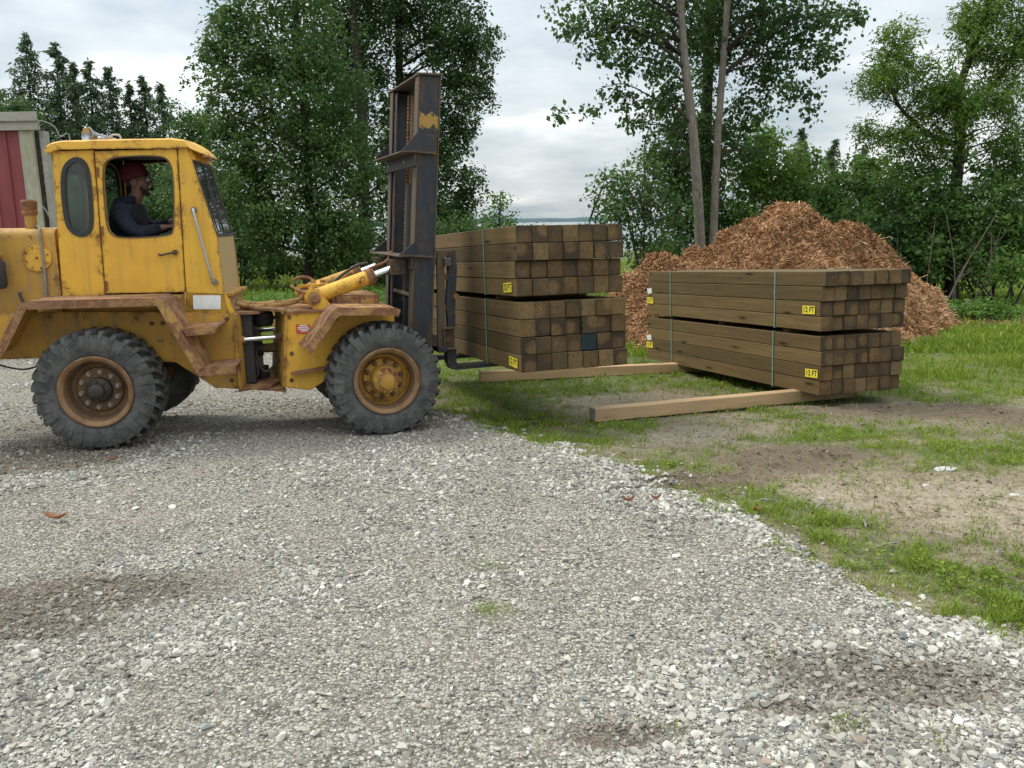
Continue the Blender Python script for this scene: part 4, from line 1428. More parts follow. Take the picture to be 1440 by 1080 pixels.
# --- rear fender, steps
def fender(name, fr, pts_, w0, w1, flange, mat, inside=-1):
    t = 0.012
    n_ = len(pts_)
    V = [Vector(p) for p in pts_]
    off = []
    for i in range(n_):
        d = V[min(i + 1, n_ - 1)] - V[max(i - 1, 0)]
        off.append(Vector((-d.y, d.x)).normalized() * inside)
    outer = [(p.x, p.y) for p in V]
    inner = [(V[i].x + off[i].x * t, V[i].y + off[i].y * t) for i in range(n_)]
    deep = [(V[i].x + off[i].x * flange, V[i].y + off[i].y * flange) for i in range(n_)][::-1]
    bm = bmesh.new()
    rows_ = [[bm.verts.new(fr(a, w, b)) for a, b in q] for q, w in ((outer, w0), (outer, w1), (inner, w1), (inner, w0))]
    for r_ in range(4):
        p, q = rows_[r_], rows_[(r_ + 1) % 4]
        for i in range(n_ - 1):
            f = bm.faces.new((p[i], p[i + 1], q[i + 1], q[i]))
            f.material_index = 1 if r_ == 2 else 0
    bm.faces.new([rows_[k][0] for k in range(4)]); bm.faces.new([rows_[k][-1] for k in range(4)])
    fd = bm_obj(name, bm, [mat, M['yellow_dirty']], loader)
    n = bmesh.new()
    dp = deep[::-1]
    rr_ = [[n.verts.new(fr(a, w, b)) for a, b in q] for q, w in ((outer, w0 - 0.012), (outer, w0 - 0.001), (dp, w0 - 0.001), (dp, w0 - 0.012))]
    for r_ in range(4):
        for i in range(n_ - 1):
            n.faces.new((rr_[r_][i], rr_[r_][i + 1], rr_[(r_ + 1) % 4][i + 1], rr_[(r_ + 1) % 4][i]))
    n.faces.new([rr_[k][0] for k in range(4)]); n.faces.new([rr_[k][-1] for k in range(4)])
    bm_obj('fender_edge', n, mat, fd)
    return fd


FEND = [(-1.0, 0.725), (-0.71, 0.735), (-0.645, 0.78), (-0.455, 1.105), (-0.385, 1.128), (0.49, 1.128), (0.556, 1.100), (0.80, 0.572)]
fender('fender', RP, FEND, 0.0, 0.40, 0.062, M['rust'])
fender('fender', RP, FEND, 1.26, 1.61, 0.062, M['rust'])
step = lplate('step', RP, 0.0, 0.34, [(0.762, 0.572), (1.035, 0.588), (1.035, 0.602), (0.762, 0.586)], M['rust'])
lplate('step_edge', RP, -0.012, -0.001, [(0.752, 0.525), (1.035, 0.535), (1.035, 0.602), (0.775, 0.586)], M['rust'], parent=step)
step = lplate('step', RP, 0.0, 0.34, [(0.672, 0.878), (0.925, 0.890), (0.925, 0.904), (0.672, 0.892)], M['rust'])
lplate('step_edge', RP, -0.012, -0.001, [(0.692, 0.835), (0.895, 0.845), (0.93, 0.904), (0.668, 0.892)], M['rust'], parent=step)
lplate('step_riser', RP, 0.05, 0.33, [(0.66, 0.88), (0.675, 0.88), (0.79, 0.60), (0.775, 0.60)], M['rust'])

for (fr, w, pts_) in ((RP, 0.338, [(-0.45, 0.70), (-0.32, 0.74), (0.36, 0.90), (0.44, 0.90), (0.93, 0.92), (0.93, 0.50), (0.93, 0.42)]), (FP, 0.348, [(-0.70, 0.915), (-0.70, 0.62), (-0.715, 0.40), (-0.40, 0.88), (-0.33, 0.88)])):
    for (a_, z_) in pts_:
        bm = bmesh.new()
        tube(bm, [fr(a_, w + 0.002, z_), fr(a_, w - 0.004, z_)], 0.017, 12)
        tube(bm, [fr(a_, w - 0.004, z_), fr(a_, w - 0.016, z_)], 0.011, 6)
        bm_obj('frame_bolt', bm, M['rim_dark'], loader)

# --- articulation joint between the two frames
def mixp(fr_pts):
    return [f(*p) for f, p in fr_pts]


def hplate(name, poly, z0, z1, mat):
    """horizontal plate from world (x, y) corner points"""
    bm = bmesh.new()
    plate(bm, [(p.x, p.y) for p in poly], lambda a, b: Vector((a, b, z0)), lambda a, b: Vector((a, b, z1)))
    return bm_obj(name, bm, mat, loader)


hplate('hinge_plate', [RP(0.93, 0.42, 0), RP(1.16, 0.50, 0), RP(1.22, 0.80, 0), RP(1.16, 1.1, 0), RP(0.93, 1.18, 0)], 0.935, 0.955, M['rust'])
hplate('hinge_plate', [FP(-0.72, 0.30, 0), FP(-0.92, 0.55, 0), FP(-1.05, 0.80, 0), FP(-0.92, 1.05, 0), FP(-0.72, 1.3, 0)], 0.962, 0.98, M['rust'])
hplate('hinge_plate', [RP(0.98, 0.30, 0), RP(1.22, 0.45, 0), RP(1.32, 0.80, 0), RP(1.2, 1.15, 0), RP(0.98, 1.3, 0)], 0.33, 0.352, M['rust'])
hplate('hinge_plate', [FP(-0.76, 0.35, 0), FP(-0.98, 0.55, 0), FP(-1.05, 0.80, 0), FP(-0.98, 1.05, 0), FP(-0.76, 1.25, 0)], 0.305, 0.326, M['rust'])
ltube('hinge_pin', [RP(1.11, 0.80, 0.28), RP(1.11, 0.80, 0.46)], 0.05, M['grease'])
bm = bmesh.new()
lathe(bm, [(0, 0), (0.07, 0), (0.085, 0.03), (0.085, 0.11), (0.06, 0.13), (0, 0.13)], RP(1.14, 0.80, 0.80), (0, 0, 1), 16)
box(bm, RP(1.22, 0.8, 0.87), (0.22, 0.03, 0.03), RAX, 0.004)
bm_obj('valve', bm, M['black'], loader, 40)
lplate('bulkhead', RP, 0.60, 1.25, [(1.011, 0.36), (1.05, 0.36), (1.05, 0.93), (1.011, 0.93)], M['black'])
lbox('bracket', RP, (1.011, 1.09), (0.52, 0.62), (0.36, 0.93), M['black'])
sc_ = ltube('steering_rod', [RP(1.01, 0.46, 0.732), RP(1.30, 0.50, 0.742)], 0.019, M['chrome'])
ltube('steering_cylinder', [RP(1.27, 0.495, 0.741), RP(1.42, 0.52, 0.746)], 0.034, M['rim_dark'])
ltube('rod_end', [RP(0.99, 0.46, 0.73), RP(1.035, 0.46, 0.733)], 0.030, M['hose_yellow'])
ltube('steering_rod', [RP(1.01, 1.12, 0.72), RP(1.42, 1.12, 0.74)], 0.019, M['chrome'])
ds = ltube('drive_shaft', [RP(0.95, 0.80, 0.60), RP(1.46, 0.84, 0.62)], 0.040, M['rim_dark'])
ltube('universal_joint', [RP(1.04, 0.805, 0.604), RP(1.12, 0.81, 0.608)], 0.062, M['grease'], ds)
ltube('hose', curve_pts([RP(1.08, 0.66, 0.62), RP(1.12, 0.62, 0.47), RP(1.18, 0.62, 0.44), RP(1.26, 0.64, 0.52), RP(1.33, 0.66, 0.585), RP(1.44, 0.68, 0.60)], 6), 0.013, M['hose'])
ltube('hose', curve_pts([RP(1.05, 0.60, 0.66), RP(1.095, 0.58, 0.52), RP(1.10, 0.58, 0.42), RP(1.06, 0.6, 0.38)], 6), 0.009, M['hose'])

# --- front frame
lplate('front_frame', FP, 0.35, 0.375, [(-0.712, 0.955), (-0.765, 0.342), (-0.57, 0.305), (-0.30, 0.45), (0.16, 0.45), (0.16, 0.935)], M['yellow'])
lplate('front_frame', FP, 1.225, 1.25, [(-0.712, 0.955), (-0.765, 0.342), (-0.57, 0.305), (-0.30, 0.45), (0.16, 0.45), (0.16, 0.935)], M['yellow_dirty'])
lplate('front_frame_end', FP, 0.34, 1.26, [(-0.765, 0.345), (-0.785, 0.345), (-0.732, 0.955), (-0.712, 0.955)], M['yellow_dirty'])
lplate('frame_rib', FP, 0.27, 0.35, [(-0.715, 0.452), (-0.715, 0.468), (-0.42, 0.50), (-0.42, 0.484)], M['rust'])
lplate('sticker', FP, 0.3465, 0.3495, [(-0.652, 0.778), (-0.54, 0.77), (-0.54, 0.846), (-0.652, 0.855)], M['red_sticker'])
bm = bmesh.new()
for (a0, a1, z_) in ((-0.625, -0.565, 0.838), (-0.64, -0.555, 0.822), (-0.635, -0.55, 0.807), (-0.615, -0.56, 0.793)):
    lbox_into(bm, FP, (a0, a1), (0.3452, 0.3464), (z_, z_ + 0.009), 0)
bm_obj('sticker_print', bm, M['white'], [c_ for c_ in loader.children if c_.name.startswith('sticker')][-1])
hplate('deck', [FP(-0.76, 0.33, 0), FP(0.14, 0.33, 0), FP(0.14, 1.27, 0), FP(-0.76, 1.27, 0)], 0.945, 0.962, M['rust'])
lbox('deck_box', FP, (-0.30, 0.06), (0.45, 1.15), (0.962, 1.055), M['rust'])
FFEND = [(-0.64, 0.705), (-0.61, 0.728), (-0.41, 0.985), (-0.37, 1.008), (0.08, 0.985), (0.13, 0.965)]
fender('fender', FP, FFEND, 0.0, 0.35, 0.062, M['rust'])
fender('fender', FP, FFEND, 1.25, 1.60, 0.062, M['rust'])
# tilt cylinders from the deck to the mast
for i, (w_, mt) in enumerate(((0.50, M['yellow']), (1.08, M['yellow_dirty']))):
    p0, p1, p2 = FP(-0.47, w_, 1.055), FP(0.0, w_, 1.205), FP(0.22, w_, 1.278)
    cyl = empty('tilt_cylinder', p0 - origin(loader), loader)
    bm = bmesh.new()
    tube(bm, [p0, p1], 0.062, 20)
    bm_obj('barrel', bm, mt, cyl, 40)
    d = (p1 - p0).normalized()
    bm = bmesh.new()
    tube(bm, [p1 - d * 0.03, p1 + d * 0.012], 0.074, 20)
    tube(bm, [p1 + d * 0.012, p1 + d * 0.04], 0.055, 14)
    for k in range(6):
        t = 2 * pi * k / 6
        x_, y_, z_ = frame3(d)
        q = p1 + (y_ * cos(t) + z_ * sin(t)) * 0.060
        tube(bm, [q, q + d * 0.025], 0.010, 6)
    bm_obj('gland', bm, M['rust'], cyl, 40)
    bm = bmesh.new()
    tube(bm, [p1, p2], 0.030, 16)
    bm_obj('piston_rod', bm, M['chrome'], cyl, 40)
    bm = bmesh.new()
    tube(bm, [FP(-0.485, w_ - 0.075, 1.05), FP(-0.485, w_ + 0.075, 1.05)], 0.068, 18)
    bm_obj('pivot_eye', bm, mt, cyl, 40)
    br = lplate('cylinder_bracket', FP, w_ - 0.09, w_ - 0.07, [(-0.565, 1.06), (-0.545, 1.115), (-0.50, 1.135), (-0.45, 1.12), (-0.42, 1.08), (-0.33, 0.962), (-0.50, 0.962)], M['yellow'])
    ltube('pivot_pin', [FP(-0.487, w_ - 0.12, 1.052), FP(-0.487, w_ + 0.1, 1.052)], 0.030, M['rust'], br)
    ltube('collar', [FP(-0.487, w_ - 0.10, 1.052), FP(-0.487, w_ - 0.092, 1.052)], 0.056, M['rust'], br)
    bm = bmesh.new()
    for dw in (-0.055, 0.055):
        lbox_into(bm, FP, (0.16, 0.30), (w_ + dw - 0.01, w_ + dw + 0.01), (1.215, 1.345), 0.01)
    tube(bm, [FP(0.215, w_ - 0.08, 1.277), FP(0.215, w_ + 0.08, 1.277)], 0.032, 12)
    bm_obj('mast_lug', bm, M['mast_worn'], loader)
hz = [([RP(0.965, 0.58, 1.02), RP(1.08, 0.62, 0.985), RP(1.22, 0.66, 0.985), FP(-0.62, 0.56, 1.02), FP(-0.53, 0.52, 1.10)], 0.020, 'hose_yellow'),
      ([RP(0.965, 0.64, 1.03), RP(1.10, 0.70, 1.0), RP(1.24, 0.74, 1.0), FP(-0.55, 0.70, 1.03), FP(-0.45, 0.66, 1.12)], 0.018, 'hose_yellow'),
      ([FP(-0.66, 0.50, 1.16), FP(-0.60, 0.46, 1.115), FP(-0.52, 0.44, 1.10), FP(-0.44, 0.45, 1.12)], 0.013, 'hose_yellow'),
      ([FP(-0.60, 0.9, 1.17), FP(-0.52, 0.88, 1.20), FP(-0.44, 0.86, 1.18), FP(-0.40, 0.84, 1.12)], 0.014, 'rust'),
      ([FP(-0.30, 0.78, 1.12), FP(-0.18, 0.76, 1.22), FP(-0.06, 0.74, 1.29), FP(0.03, 0.72, 1.31)], 0.013, 'hose'),
      ([FP(-0.30, 0.68, 1.11), FP(-0.12, 0.67, 1.19), FP(0.05, 0.66, 1.27), FP(0.18, 0.66, 1.32), FP(0.24, 0.7, 1.40)], 0.014, 'rust')]
for pts_, r_, mt in hz:
    ltube('hydraulic_hose', curve_pts(pts_, 6), r_, M[mt])
vb = lbox('valve_block', FP, (-0.46, -0.32), (0.68, 0.92), (1.04, 1.15), M['yellow'])
bm = bmesh.new()
for a_ in (-0.44, -0.36):
    tube(bm, [FP(a_, 0.66, 1.10), FP(a_, 0.64, 1.10)], 0.03, 10)
    tube(bm, [FP(a_, 0.75, 1.15), FP(a_, 0.75, 1.18)], 0.022, 10)
bm_obj('fitting', bm, M['hose_yellow'], vb, 40)

# --- mast: two pairs of uprights, crossbars, chains, carriage and forks
LEAN = 0.0683


def MP(du, w, z):
    return FP(0.236 + LEAN * z + du, w, z)


def mplate(name, du0, du1, w0, w1, z0, z1, mat, parent=loader, into=None, bevel=0.004):
    bm = into or bmesh.new()
    n = bmesh.new()
    vs_ = [n.verts.new(MP(a, w, z)) for z in (z0, z1) for w in (w0, w1) for a in (du0, du1)]
    for q in ((0, 2, 3, 1), (4, 5, 7, 6), (0, 1, 5, 4), (2, 6, 7, 3), (0, 4, 6, 2), (1, 3, 7, 5)):
        n.faces.new([vs_[i] for i in q])
    if bevel:
        bmesh.ops.bevel(n, geom=n.edges[:], offset=bevel, segments=1, affect='EDGES')
    merge(bm, n)
    if into is None:
        return bm_obj(name, bm, mat, parent)


def worn_mast():
    """the near upright keeps a patch of scraped ochre paint below its head"""
    m = M['mast'].copy()
    m.name = 'mast_with_scraped_patch'
    t = m.node_tree
    b = [n for n in t.nodes if n.type == 'BSDF_PRINCIPLED'][0]
    src = b.inputs['Base Color'].links[0].from_socket
    tcx = t.nodes.new('ShaderNodeTexCoord')
    sp = t.nodes.new('ShaderNodeSeparateXYZ')
    t.links.new(tcx.outputs['Object'], sp.inputs[0])
    nz = t.nodes.new('ShaderNodeTexNoise')
    nz.inputs['Scale'].default_value, nz.inputs['Detail'].default_value, nz.inputs['Roughness'].default_value = 26, 8, 0.75
    t.links.new(tcx.outputs['Object'], nz.inputs['Vector'])

    def mm(op, a, b2, cl=False):
        n = t.nodes.new('ShaderNodeMath'); n.operation = op; n.use_clamp = cl
        for i, v in enumerate((a, b2)):
            if isinstance(v, bpy.types.NodeSocket): t.links.new(v, n.inputs[i])
            else: n.inputs[i].default_value = v
        return n.outputs[0]
    d = mm('ABSOLUTE', mm('SUBTRACT', sp.outputs['Z'], 2.46), 0)
    k = mm('LESS_THAN', mm('ADD', mm('MULTIPLY', d, 3.4), nz.outputs['Fac']), 0.66)
    mx = t.nodes.new('ShaderNodeMix'); mx.data_type = 'RGBA'
    t.links.new(k, mx.inputs[0]); t.links.new(src, mx.inputs[6])
    mx.inputs[7].default_value = (0.33, 0.19, 0.035, 1)
    t.links.new(mx.outputs[2], b.inputs['Base Color'])
    return m


M['mast_patch'] = worn_mast()
D = 0.188
for w0, s, mt in ((0.30, 1, M['mast_patch']), (1.30, -1, M['mast'])):
    up_ = mplate('mast_upright', 0.012, D - 0.012, *sorted((w0, w0 + 0.018 * s)), 0.42, 2.81, mt)
    for d0, d1 in ((0, 0.0125), (D - 0.0125, D)):
        mplate('upright_flange', d0, d1, *sorted((w0 - 0.006 * s, w0 + 0.105 * s)), 0.42, 2.81, M['mast_worn'], up_)
    # inner rail nested in the channel
    bm = bmesh.new()
    mplate('', 0.022, D - 0.02, *sorted((w0 + 0.125 * s, w0 + 0.14 * s)), 0.5, 2.79, None, into=bm)
    mplate('', 0.018, 0.032, *sorted((w0 + 0.085 * s, w0 + 0.19 * s)), 0.5, 2.79, None, into=bm)
    mplate('', D - 0.034, D - 0.02, *sorted((w0 + 0.085 * s, w0 + 0.19 * s)), 0.5, 2.79, None, into=bm)
    bm_obj('inner_rail', bm, M['mast'], loader)
mplate('mast_head_plate', -0.012, D + 0.008, 0.275, 1.325, 2.811, 2.829, M['mast_worn'])
mplate('crossbar', D - 0.05, D - 0.03, 0.40, 1.2, 2.70, 2.80, M['mast'])
for zc, tall in ((2.205, 0.165), (1.37, 0.125)):
    sh = mplate('mast_shelf', -0.135, 0.0, 0.27, 1.36, zc, zc + 0.014, M['mast_worn'])
    mplate('shelf_apron', -0.022, -0.004, 0.285, 1.315, zc - 0.105, zc - 0.001, M['mast'], sh)
    for w0 in (0.272, 1.318):
        bm = bmesh.new()
        plate(bm, [(-0.132, zc + 0.014), (-0.012, zc + tall * 0.92), (0.0, zc + tall * 0.95), (0.158, zc + tall * 0.85), (0.158, zc - 0.0), (0.0, zc + 0.01)], lambda a, b: MP(a, w0, b), lambda a, b: MP(a, w0 + 0.011, b))
        bm_obj('gusset', bm, M['mast'], sh)
    bm = bmesh.new()
    plate(bm, [(0.0, zc), (0.16, zc - 0.012), (0.16, zc + 0.002), (0.0, zc + 0.014)], lambda a, b: MP(a, 0.255, b), lambda a, b: MP(a, 0.272, b))
    bm_obj('gusset_lip', bm, M['mast_worn'], sh)
    for w_ in (0.62, 1.18):
        ltube('bolt_hole', [MP(-0.021, w_, zc - 0.05), MP(-0.027, w_, zc - 0.05)], 0.014, M['steel'], sh)
mplate('crossbar', -0.03, 0.0, 0.31, 1.31, 0.62, 0.72, M['mast'])
mplate('crossbar', 0.03, 0.05, 0.44, 1.16, 1.02, 1.05, M['mast_worn'])
lift = ltube('lift_cylinder', [MP(0.10, 0.80, 0.5), MP(0.10, 0.80, 1.98)], 0.052, M['mast'])
ltube('piston_rod', [MP(0.10, 0.80, 1.98), MP(0.10, 0.80, 2.72)], 0.030, M['rim_dark'], lift)
ltube('lift_hose', [MP(0.06, 0.515, 2.1), MP(0.06, 0.515, 2.62)], 0.012, M['white'])
for w_ in (0.70, 0.93):
    bm = bmesh.new()
    for i in range(58):
        z_ = 0.95 + i * 0.031
        mplate('', 0.075, 0.093, w_ - 0.024 + 0.006 * (i % 2), w_ + 0.024 - 0.006 * (i % 2), z_, z_ + 0.024, None, into=bm, bevel=0)
    o = bm_obj('lift_chain', bm, M['rim_dark'], loader)
# carriage
for w0 in (0.36, 1.20):
    u0 = 0.56
    bm = bmesh.new()
    plate(bm, [(0.535, 0.555), (0.60, 0.55), (0.615, 1.405), (0.55, 1.41)], lambda a, b: FP(a, w0, b), lambda a, b: FP(a, w0 + 0.03, b),
          [])
    car = bm_obj('carriage_plate', bm, M['mast_worn'], loader)
    bm = bmesh.new()
    for z_ in (0.62, 0.90, 1.16, 1.36):
        lbox_into(bm, FP, (0.596, 0.66), (w0 + 0.004, w0 + 0.026), (z_, z_ + 0.055), 0.003)
    bm_obj('rung', bm, M['mast_worn'], car)
    arm = lplate('carriage_arm', FP, w0 - 0.015, w0 + 0.045, [(0.628, 0.755), (0.62, 1.0), (0.645, 1.22), (0.645, 1.37), (0.66, 1.41), (0.715, 1.415), (0.722, 1.25), (0.70, 1.0), (0.692, 0.755)], M['mast'])
    ltube('pin', [FP(0.70, w0 - 0.05, 1.02), FP(0.70, w0 + 0.06, 1.02)], 0.026, M['rust'], arm)
    foot = lbox('carriage_foot', FP, (0.575, 0.70), (w0 - 0.04, w0 + 0.07), (0.562, 0.575), M['mast_worn'])
    lbox('foot_top', FP, (0.575, 0.70), (w0 - 0.04, w0 + 0.07), (0.742, 0.756), M['mast_worn'], foot)
    lbox('foot_back', FP, (0.58, 0.592), (w0 - 0.038, w0 + 0.068), (0.576, 0.742), M['mast_worn'], foot)
    lbox('foot_web', FP, (0.592, 0.698), (w0 + 0.03, w0 + 0.045), (0.576, 0.742), M['mast_worn'], foot)
mplate('carriage_bar', D + 0.01, D + 0.05, 0.33, 1.30, 0.60, 0.70, M['mast'])
lbox('carriage_bar', FP, (0.52, 0.60), (0.30, 1.32), (0.545, 0.60), M['mast'])
lbox('carriage_bar', FP, (0.60, 0.66), (0.30, 1.32), (1.28, 1.35), M['mast_worn'])
for w0 in (0.36, 1.16):
    zt = 0.456 - 0.047 * (w0 + 0.44)
    lplate('fork', FP, w0, w0 + 0.11, [(0.62, 0.56), (0.62, zt + 0.02), (0.645, zt - 0.032), (0.69, zt - 0.045), (1.95, zt - 0.028), (1.95, zt - 0.018), (0.95, zt - 0.003), (0.72, zt - 0.003), (0.70, zt + 0.02), (0.70, 0.56)], M['mast'])
# --- inside the cab
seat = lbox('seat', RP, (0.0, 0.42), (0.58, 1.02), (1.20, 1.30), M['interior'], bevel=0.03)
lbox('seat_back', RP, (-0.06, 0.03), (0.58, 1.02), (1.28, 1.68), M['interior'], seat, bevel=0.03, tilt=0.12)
cc = RP(0.50, 0.80, 1.60)
sx = (RAX[0] * -0.45 + Vector((0, 0, 1))).normalized()
a1, a2, a3 = frame3(sx)
bm = bmesh.new()
tube(bm, [cc + (a2 * cos(2 * pi * k / 24) + a3 * sin(2 * pi * k / 24)) * 0.17 for k in range(25)], 0.013, 8, caps=False)
for k in range(3):
    t = 2 * pi * k / 3 + 0.4
    tube(bm, [cc, cc + (a2 * cos(t) + a3 * sin(t)) * 0.17], 0.010, 6)
tube(bm, [cc, cc - sx * 0.35], 0.022, 8)
bm_obj('steering_wheel', bm, M['black'], loader, 50)
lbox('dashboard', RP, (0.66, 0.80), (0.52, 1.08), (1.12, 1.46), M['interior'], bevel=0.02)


# ------------------------------------------------------------------ foliage
def leaf_cloud(centres, spread, per, size, droop=0.5, long=1.6, seed=0, flat=0.0, tone_bias=0.0):
    """leaves gathered in clumps. centres: (n, 3), spread: per clump radius. Returns verts, faces, tone"""
    r = np.random.default_rng(seed)
    nC = len(centres)
    N = nC * per
    c = np.repeat(centres, per, 0)
    s = np.repeat(np.broadcast_to(spread, (nC,)), per)[:, None]
    d = r.normal(0, 1, (N, 3)) * np.array([0.62, 0.62, 0.5])
    d[:, 2] -= droop * np.abs(r.normal(0, 0.6, N))
    p = c + d * s
    ax = r.normal(0, 1, (N, 3))
    ax[:, 2] = ax[:, 2] * 0.6 - droop
    ax /= np.linalg.norm(ax, axis=1)[:, None]
    up = r.normal(0, 1, (N, 3))
    up[:, 2] = np.abs(up[:, 2]) + 0.5 + flat
    sd = np.cross(ax, up)
    sd /= np.linalg.norm(sd, axis=1)[:, None] + 1e-9
    nn = np.cross(sd, ax)
    L = (size * r.lognormal(0, 0.25, N))[:, None]
    W = L / long
    V = np.stack([p, p + ax * L * 0.45 + sd * W * 0.5 + nn * L * 0.10, p + ax * L, p + ax * L * 0.45 - sd * W * 0.5 + nn * L * 0.10], 1)
    F = np.arange(N * 4).reshape(-1, 4)
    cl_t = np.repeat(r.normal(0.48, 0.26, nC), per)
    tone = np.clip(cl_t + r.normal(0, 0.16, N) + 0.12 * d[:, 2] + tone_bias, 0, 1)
    return V.reshape(-1, 3), F, np.repeat(tone, 4)


def blob_points(blobs, density, seed=0, shell=0.55):
    """clump centres in ellipsoids (centre, radii); more of them towards the outside, lumpy"""
    r = np.random.default_rng(seed)
    P, S = [], []
    for (c, rad) in blobs:
        vol = rad[0] * rad[1] * rad[2]
        n = max(4, int(density * (rad[0] * rad[2] * 2.2 + rad[1] * rad[2])))
        u = r.normal(0, 1, (n, 3))
        u /= np.linalg.norm(u, axis=1)[:, None]
        q = r.random(n) ** (1 / (1.6 + 2.2 * shell))
        lump = 0.62 + 0.48 * r.random(n) + 0.28 * (r.random(n) < 0.22)
        P.append(np.array(c) + u * q[:, None] * np.array(rad) * lump[:, None])
        S.append(np.full(n, 0.15 + 0.075 * min(rad)))
    return np.concatenate(P), np.concatenate(S)


def px_blob(u, v, ru, rv, y, depth=None):
    c = at(u, v, y)
    k = y / FPX
    return (tuple(c), (ru * k, depth if depth else ru * k * 0.9, rv * k))


def grow_limbs(bm, trunk, tips, r0, seed=0, rmin=0.012, n=7):
    """limbs that leave the trunk below each tip and curve up to it"""
    rr = random.Random(seed)
    trunk = [Vector(p) for p in trunk]
    for tp in tips:
        tp = Vector(tp)
        best = min(trunk, key=lambda q: (q - tp).length + 1.3 * max(0.0, q.z - (tp.z - 0.3 * (q.xy - tp.xy).length)))
        b0 = best
        L = (tp - b0).length
        if L < 0.2:
            continue
        mid = b0.lerp(tp, 0.5) + Vector((rr.gauss(0, .06) * L, rr.gauss(0, .06) * L, 0.10 * L + rr.gauss(0, .04) * L))
        pts_ = curve_pts([b0, b0.lerp(mid, 0.5) + Vector((rr.gauss(0, .03) * L, rr.gauss(0, .03) * L, 0.03 * L)), mid, mid.lerp(tp, 0.55) + Vector((rr.gauss(0, .03) * L, rr.gauss(0, .03) * L, rr.gauss(0, .03) * L)), tp], 3)
        base = min(r0 * 0.42, 0.006 + 0.0105 * L)
        rs_ = [max(rmin * 0.5, base * (1 - i / (len(pts_) - 1)) + rmin * 0.4) for i in range(len(pts_))]
        tube(bm, pts_, 0, 5, caps=False, rs=rs_)


def tree(name, label, cat, group, trunks, blobs, leaf, leafsize, density, per, bark_m, seed, droop=0.5, long=1.6, twigs=40, shell=0.55, spread=1.0, part='crown', extra_tips=()):
    """trunks: list of (points, base radius, top radius)"""
    base = Vector(trunks[0][0][0])
    root = empty(name, base)
    tag(root, label, cat, group)
    cen, spr = blob_points(blobs, density, seed)
    rr = np.random.default_rng(seed + 5)
    sel = cen[rr.choice(len(cen), min(twigs, len(cen)), replace=False)]
    for i, (pts_, ra_, rb_) in enumerate(trunks):
        bm = bmesh.new()
        cp = curve_pts(pts_, 6)
        nn_ = len(cp)
        tube(bm, cp, 0, 12, rs=[ra_ + (rb_ - ra_) * (k / (nn_ - 1)) ** 0.8 + (0.35 * ra_ * max(0, 1 - k / (0.08 * nn_)) if k < 0.08 * nn_ else 0) for k in range(nn_)])
        bm_obj('trunk', bm, bark_m, root, 60)
        if i == 0 and twigs:
            bl = bmesh.new()
            allp = [p for t_ in trunks for p in curve_pts(t_[0], 6)]
            grow_limbs(bl, allp, [Vector(p) for p in sel] + [Vector(p) for p in extra_tips], ra_, seed)
            bm_obj('limbs', bl, M['bark_dark'], root, 60)['kind'] = 'stuff'
    V, F, T = leaf_cloud(cen, spr * spread, per, leafsize, droop, long, seed + 9)
    np_mesh(part, V, F, leaf, root, {'tone': ('POINT', 'FLOAT', T)})
    return root


def on_ground(u, y):
    p = at(u, 400, y)
    return Vector((p.x, y, tz(p.x, y) - 0.05))


def upto(u, v, y):
    return at(u, v, y)


GP = 'tall trees behind the loader'
# the big poplars behind the loader
tree('poplar_tree', 'broad leafy poplar directly behind the loader cab and mast, lighter green low crown', 'tree', GP,
     [([on_ground(432, 27), upto(436, 300, 27), upto(425, 120, 27), upto(410, -60, 27.3), upto(405, -200, 27.5)], 0.17, 0.05)],
     [px_blob(430, 320, 95, 62, 26.5, 1.5), px_blob(390, 240, 95, 85, 27), px_blob(335, 120, 60, 85, 27), px_blob(340, 240, 60, 90, 27), px_blob(470, 230, 75, 80, 27), px_blob(400, 60, 95, 80, 27.3), px_blob(325, 35, 42, 45, 27), px_blob(440, 130, 90, 90, 27), px_blob(480, 330, 75, 50, 27), px_blob(400, -60, 100, 90, 27.5), px_blob(300, 75, 30, 35, 27), px_blob(300, 160, 28, 40, 27), px_blob(375, 330, 45, 45, 26.5)],
     M['leaf'], 0.125, 15, 30, M['bark_dark'], 11, twigs=60)
tree('poplar_tree', 'tall dark poplar with a thick bare trunk showing between mast and cab', 'tree', GP,
     [([on_ground(512, 31), upto(512, 300, 31), upto(508, 150, 31), upto(497, 30, 31), upto(488, -120, 31.3)], 0.24, 0.12)],
     [px_blob(520, 30, 70, 90, 32.5), px_blob(540, 160, 55, 80, 32.5), px_blob(560, 270, 80, 80, 32), px_blob(480, -40, 110, 90, 32), px_blob(470, 90, 60, 90, 32), px_blob(540, 350, 80, 40, 31.5), px_blob(450, 190, 60, 90, 32.5)],
     M['leaf_dark'], 0.13, 13, 32, M['bark_dark'], 12, twigs=50)
tree('poplar_tree', 'tall poplar behind the mast whose crown edges the open sky', 'tree', GP,
     [([on_ground(566, 33), upto(564, 300, 33), upto(562, 120, 33), upto(560, 0, 33), upto(563, -150, 33)], 0.20, 0.10)],
     [px_blob(618, 50, 66, 88, 33), px_blob(652, 100, 42, 55, 33), px_blob(610, 160, 60, 60, 33), px_blob(625, 225, 50, 55, 33), px_blob(600, 290, 60, 40, 33), px_blob(585, -60, 90, 80, 33), px_blob(670, 45, 32, 42, 33), px_blob(655, 175, 28, 30, 33), px_blob(660, 270, 28, 35, 33), px_blob(680, 125, 20, 22, 33), px_blob(640, 315, 60, 30, 32.5)],
     M['leaf_dark'], 0.13, 15, 32, M['bark_dark'], 13, twigs=60)
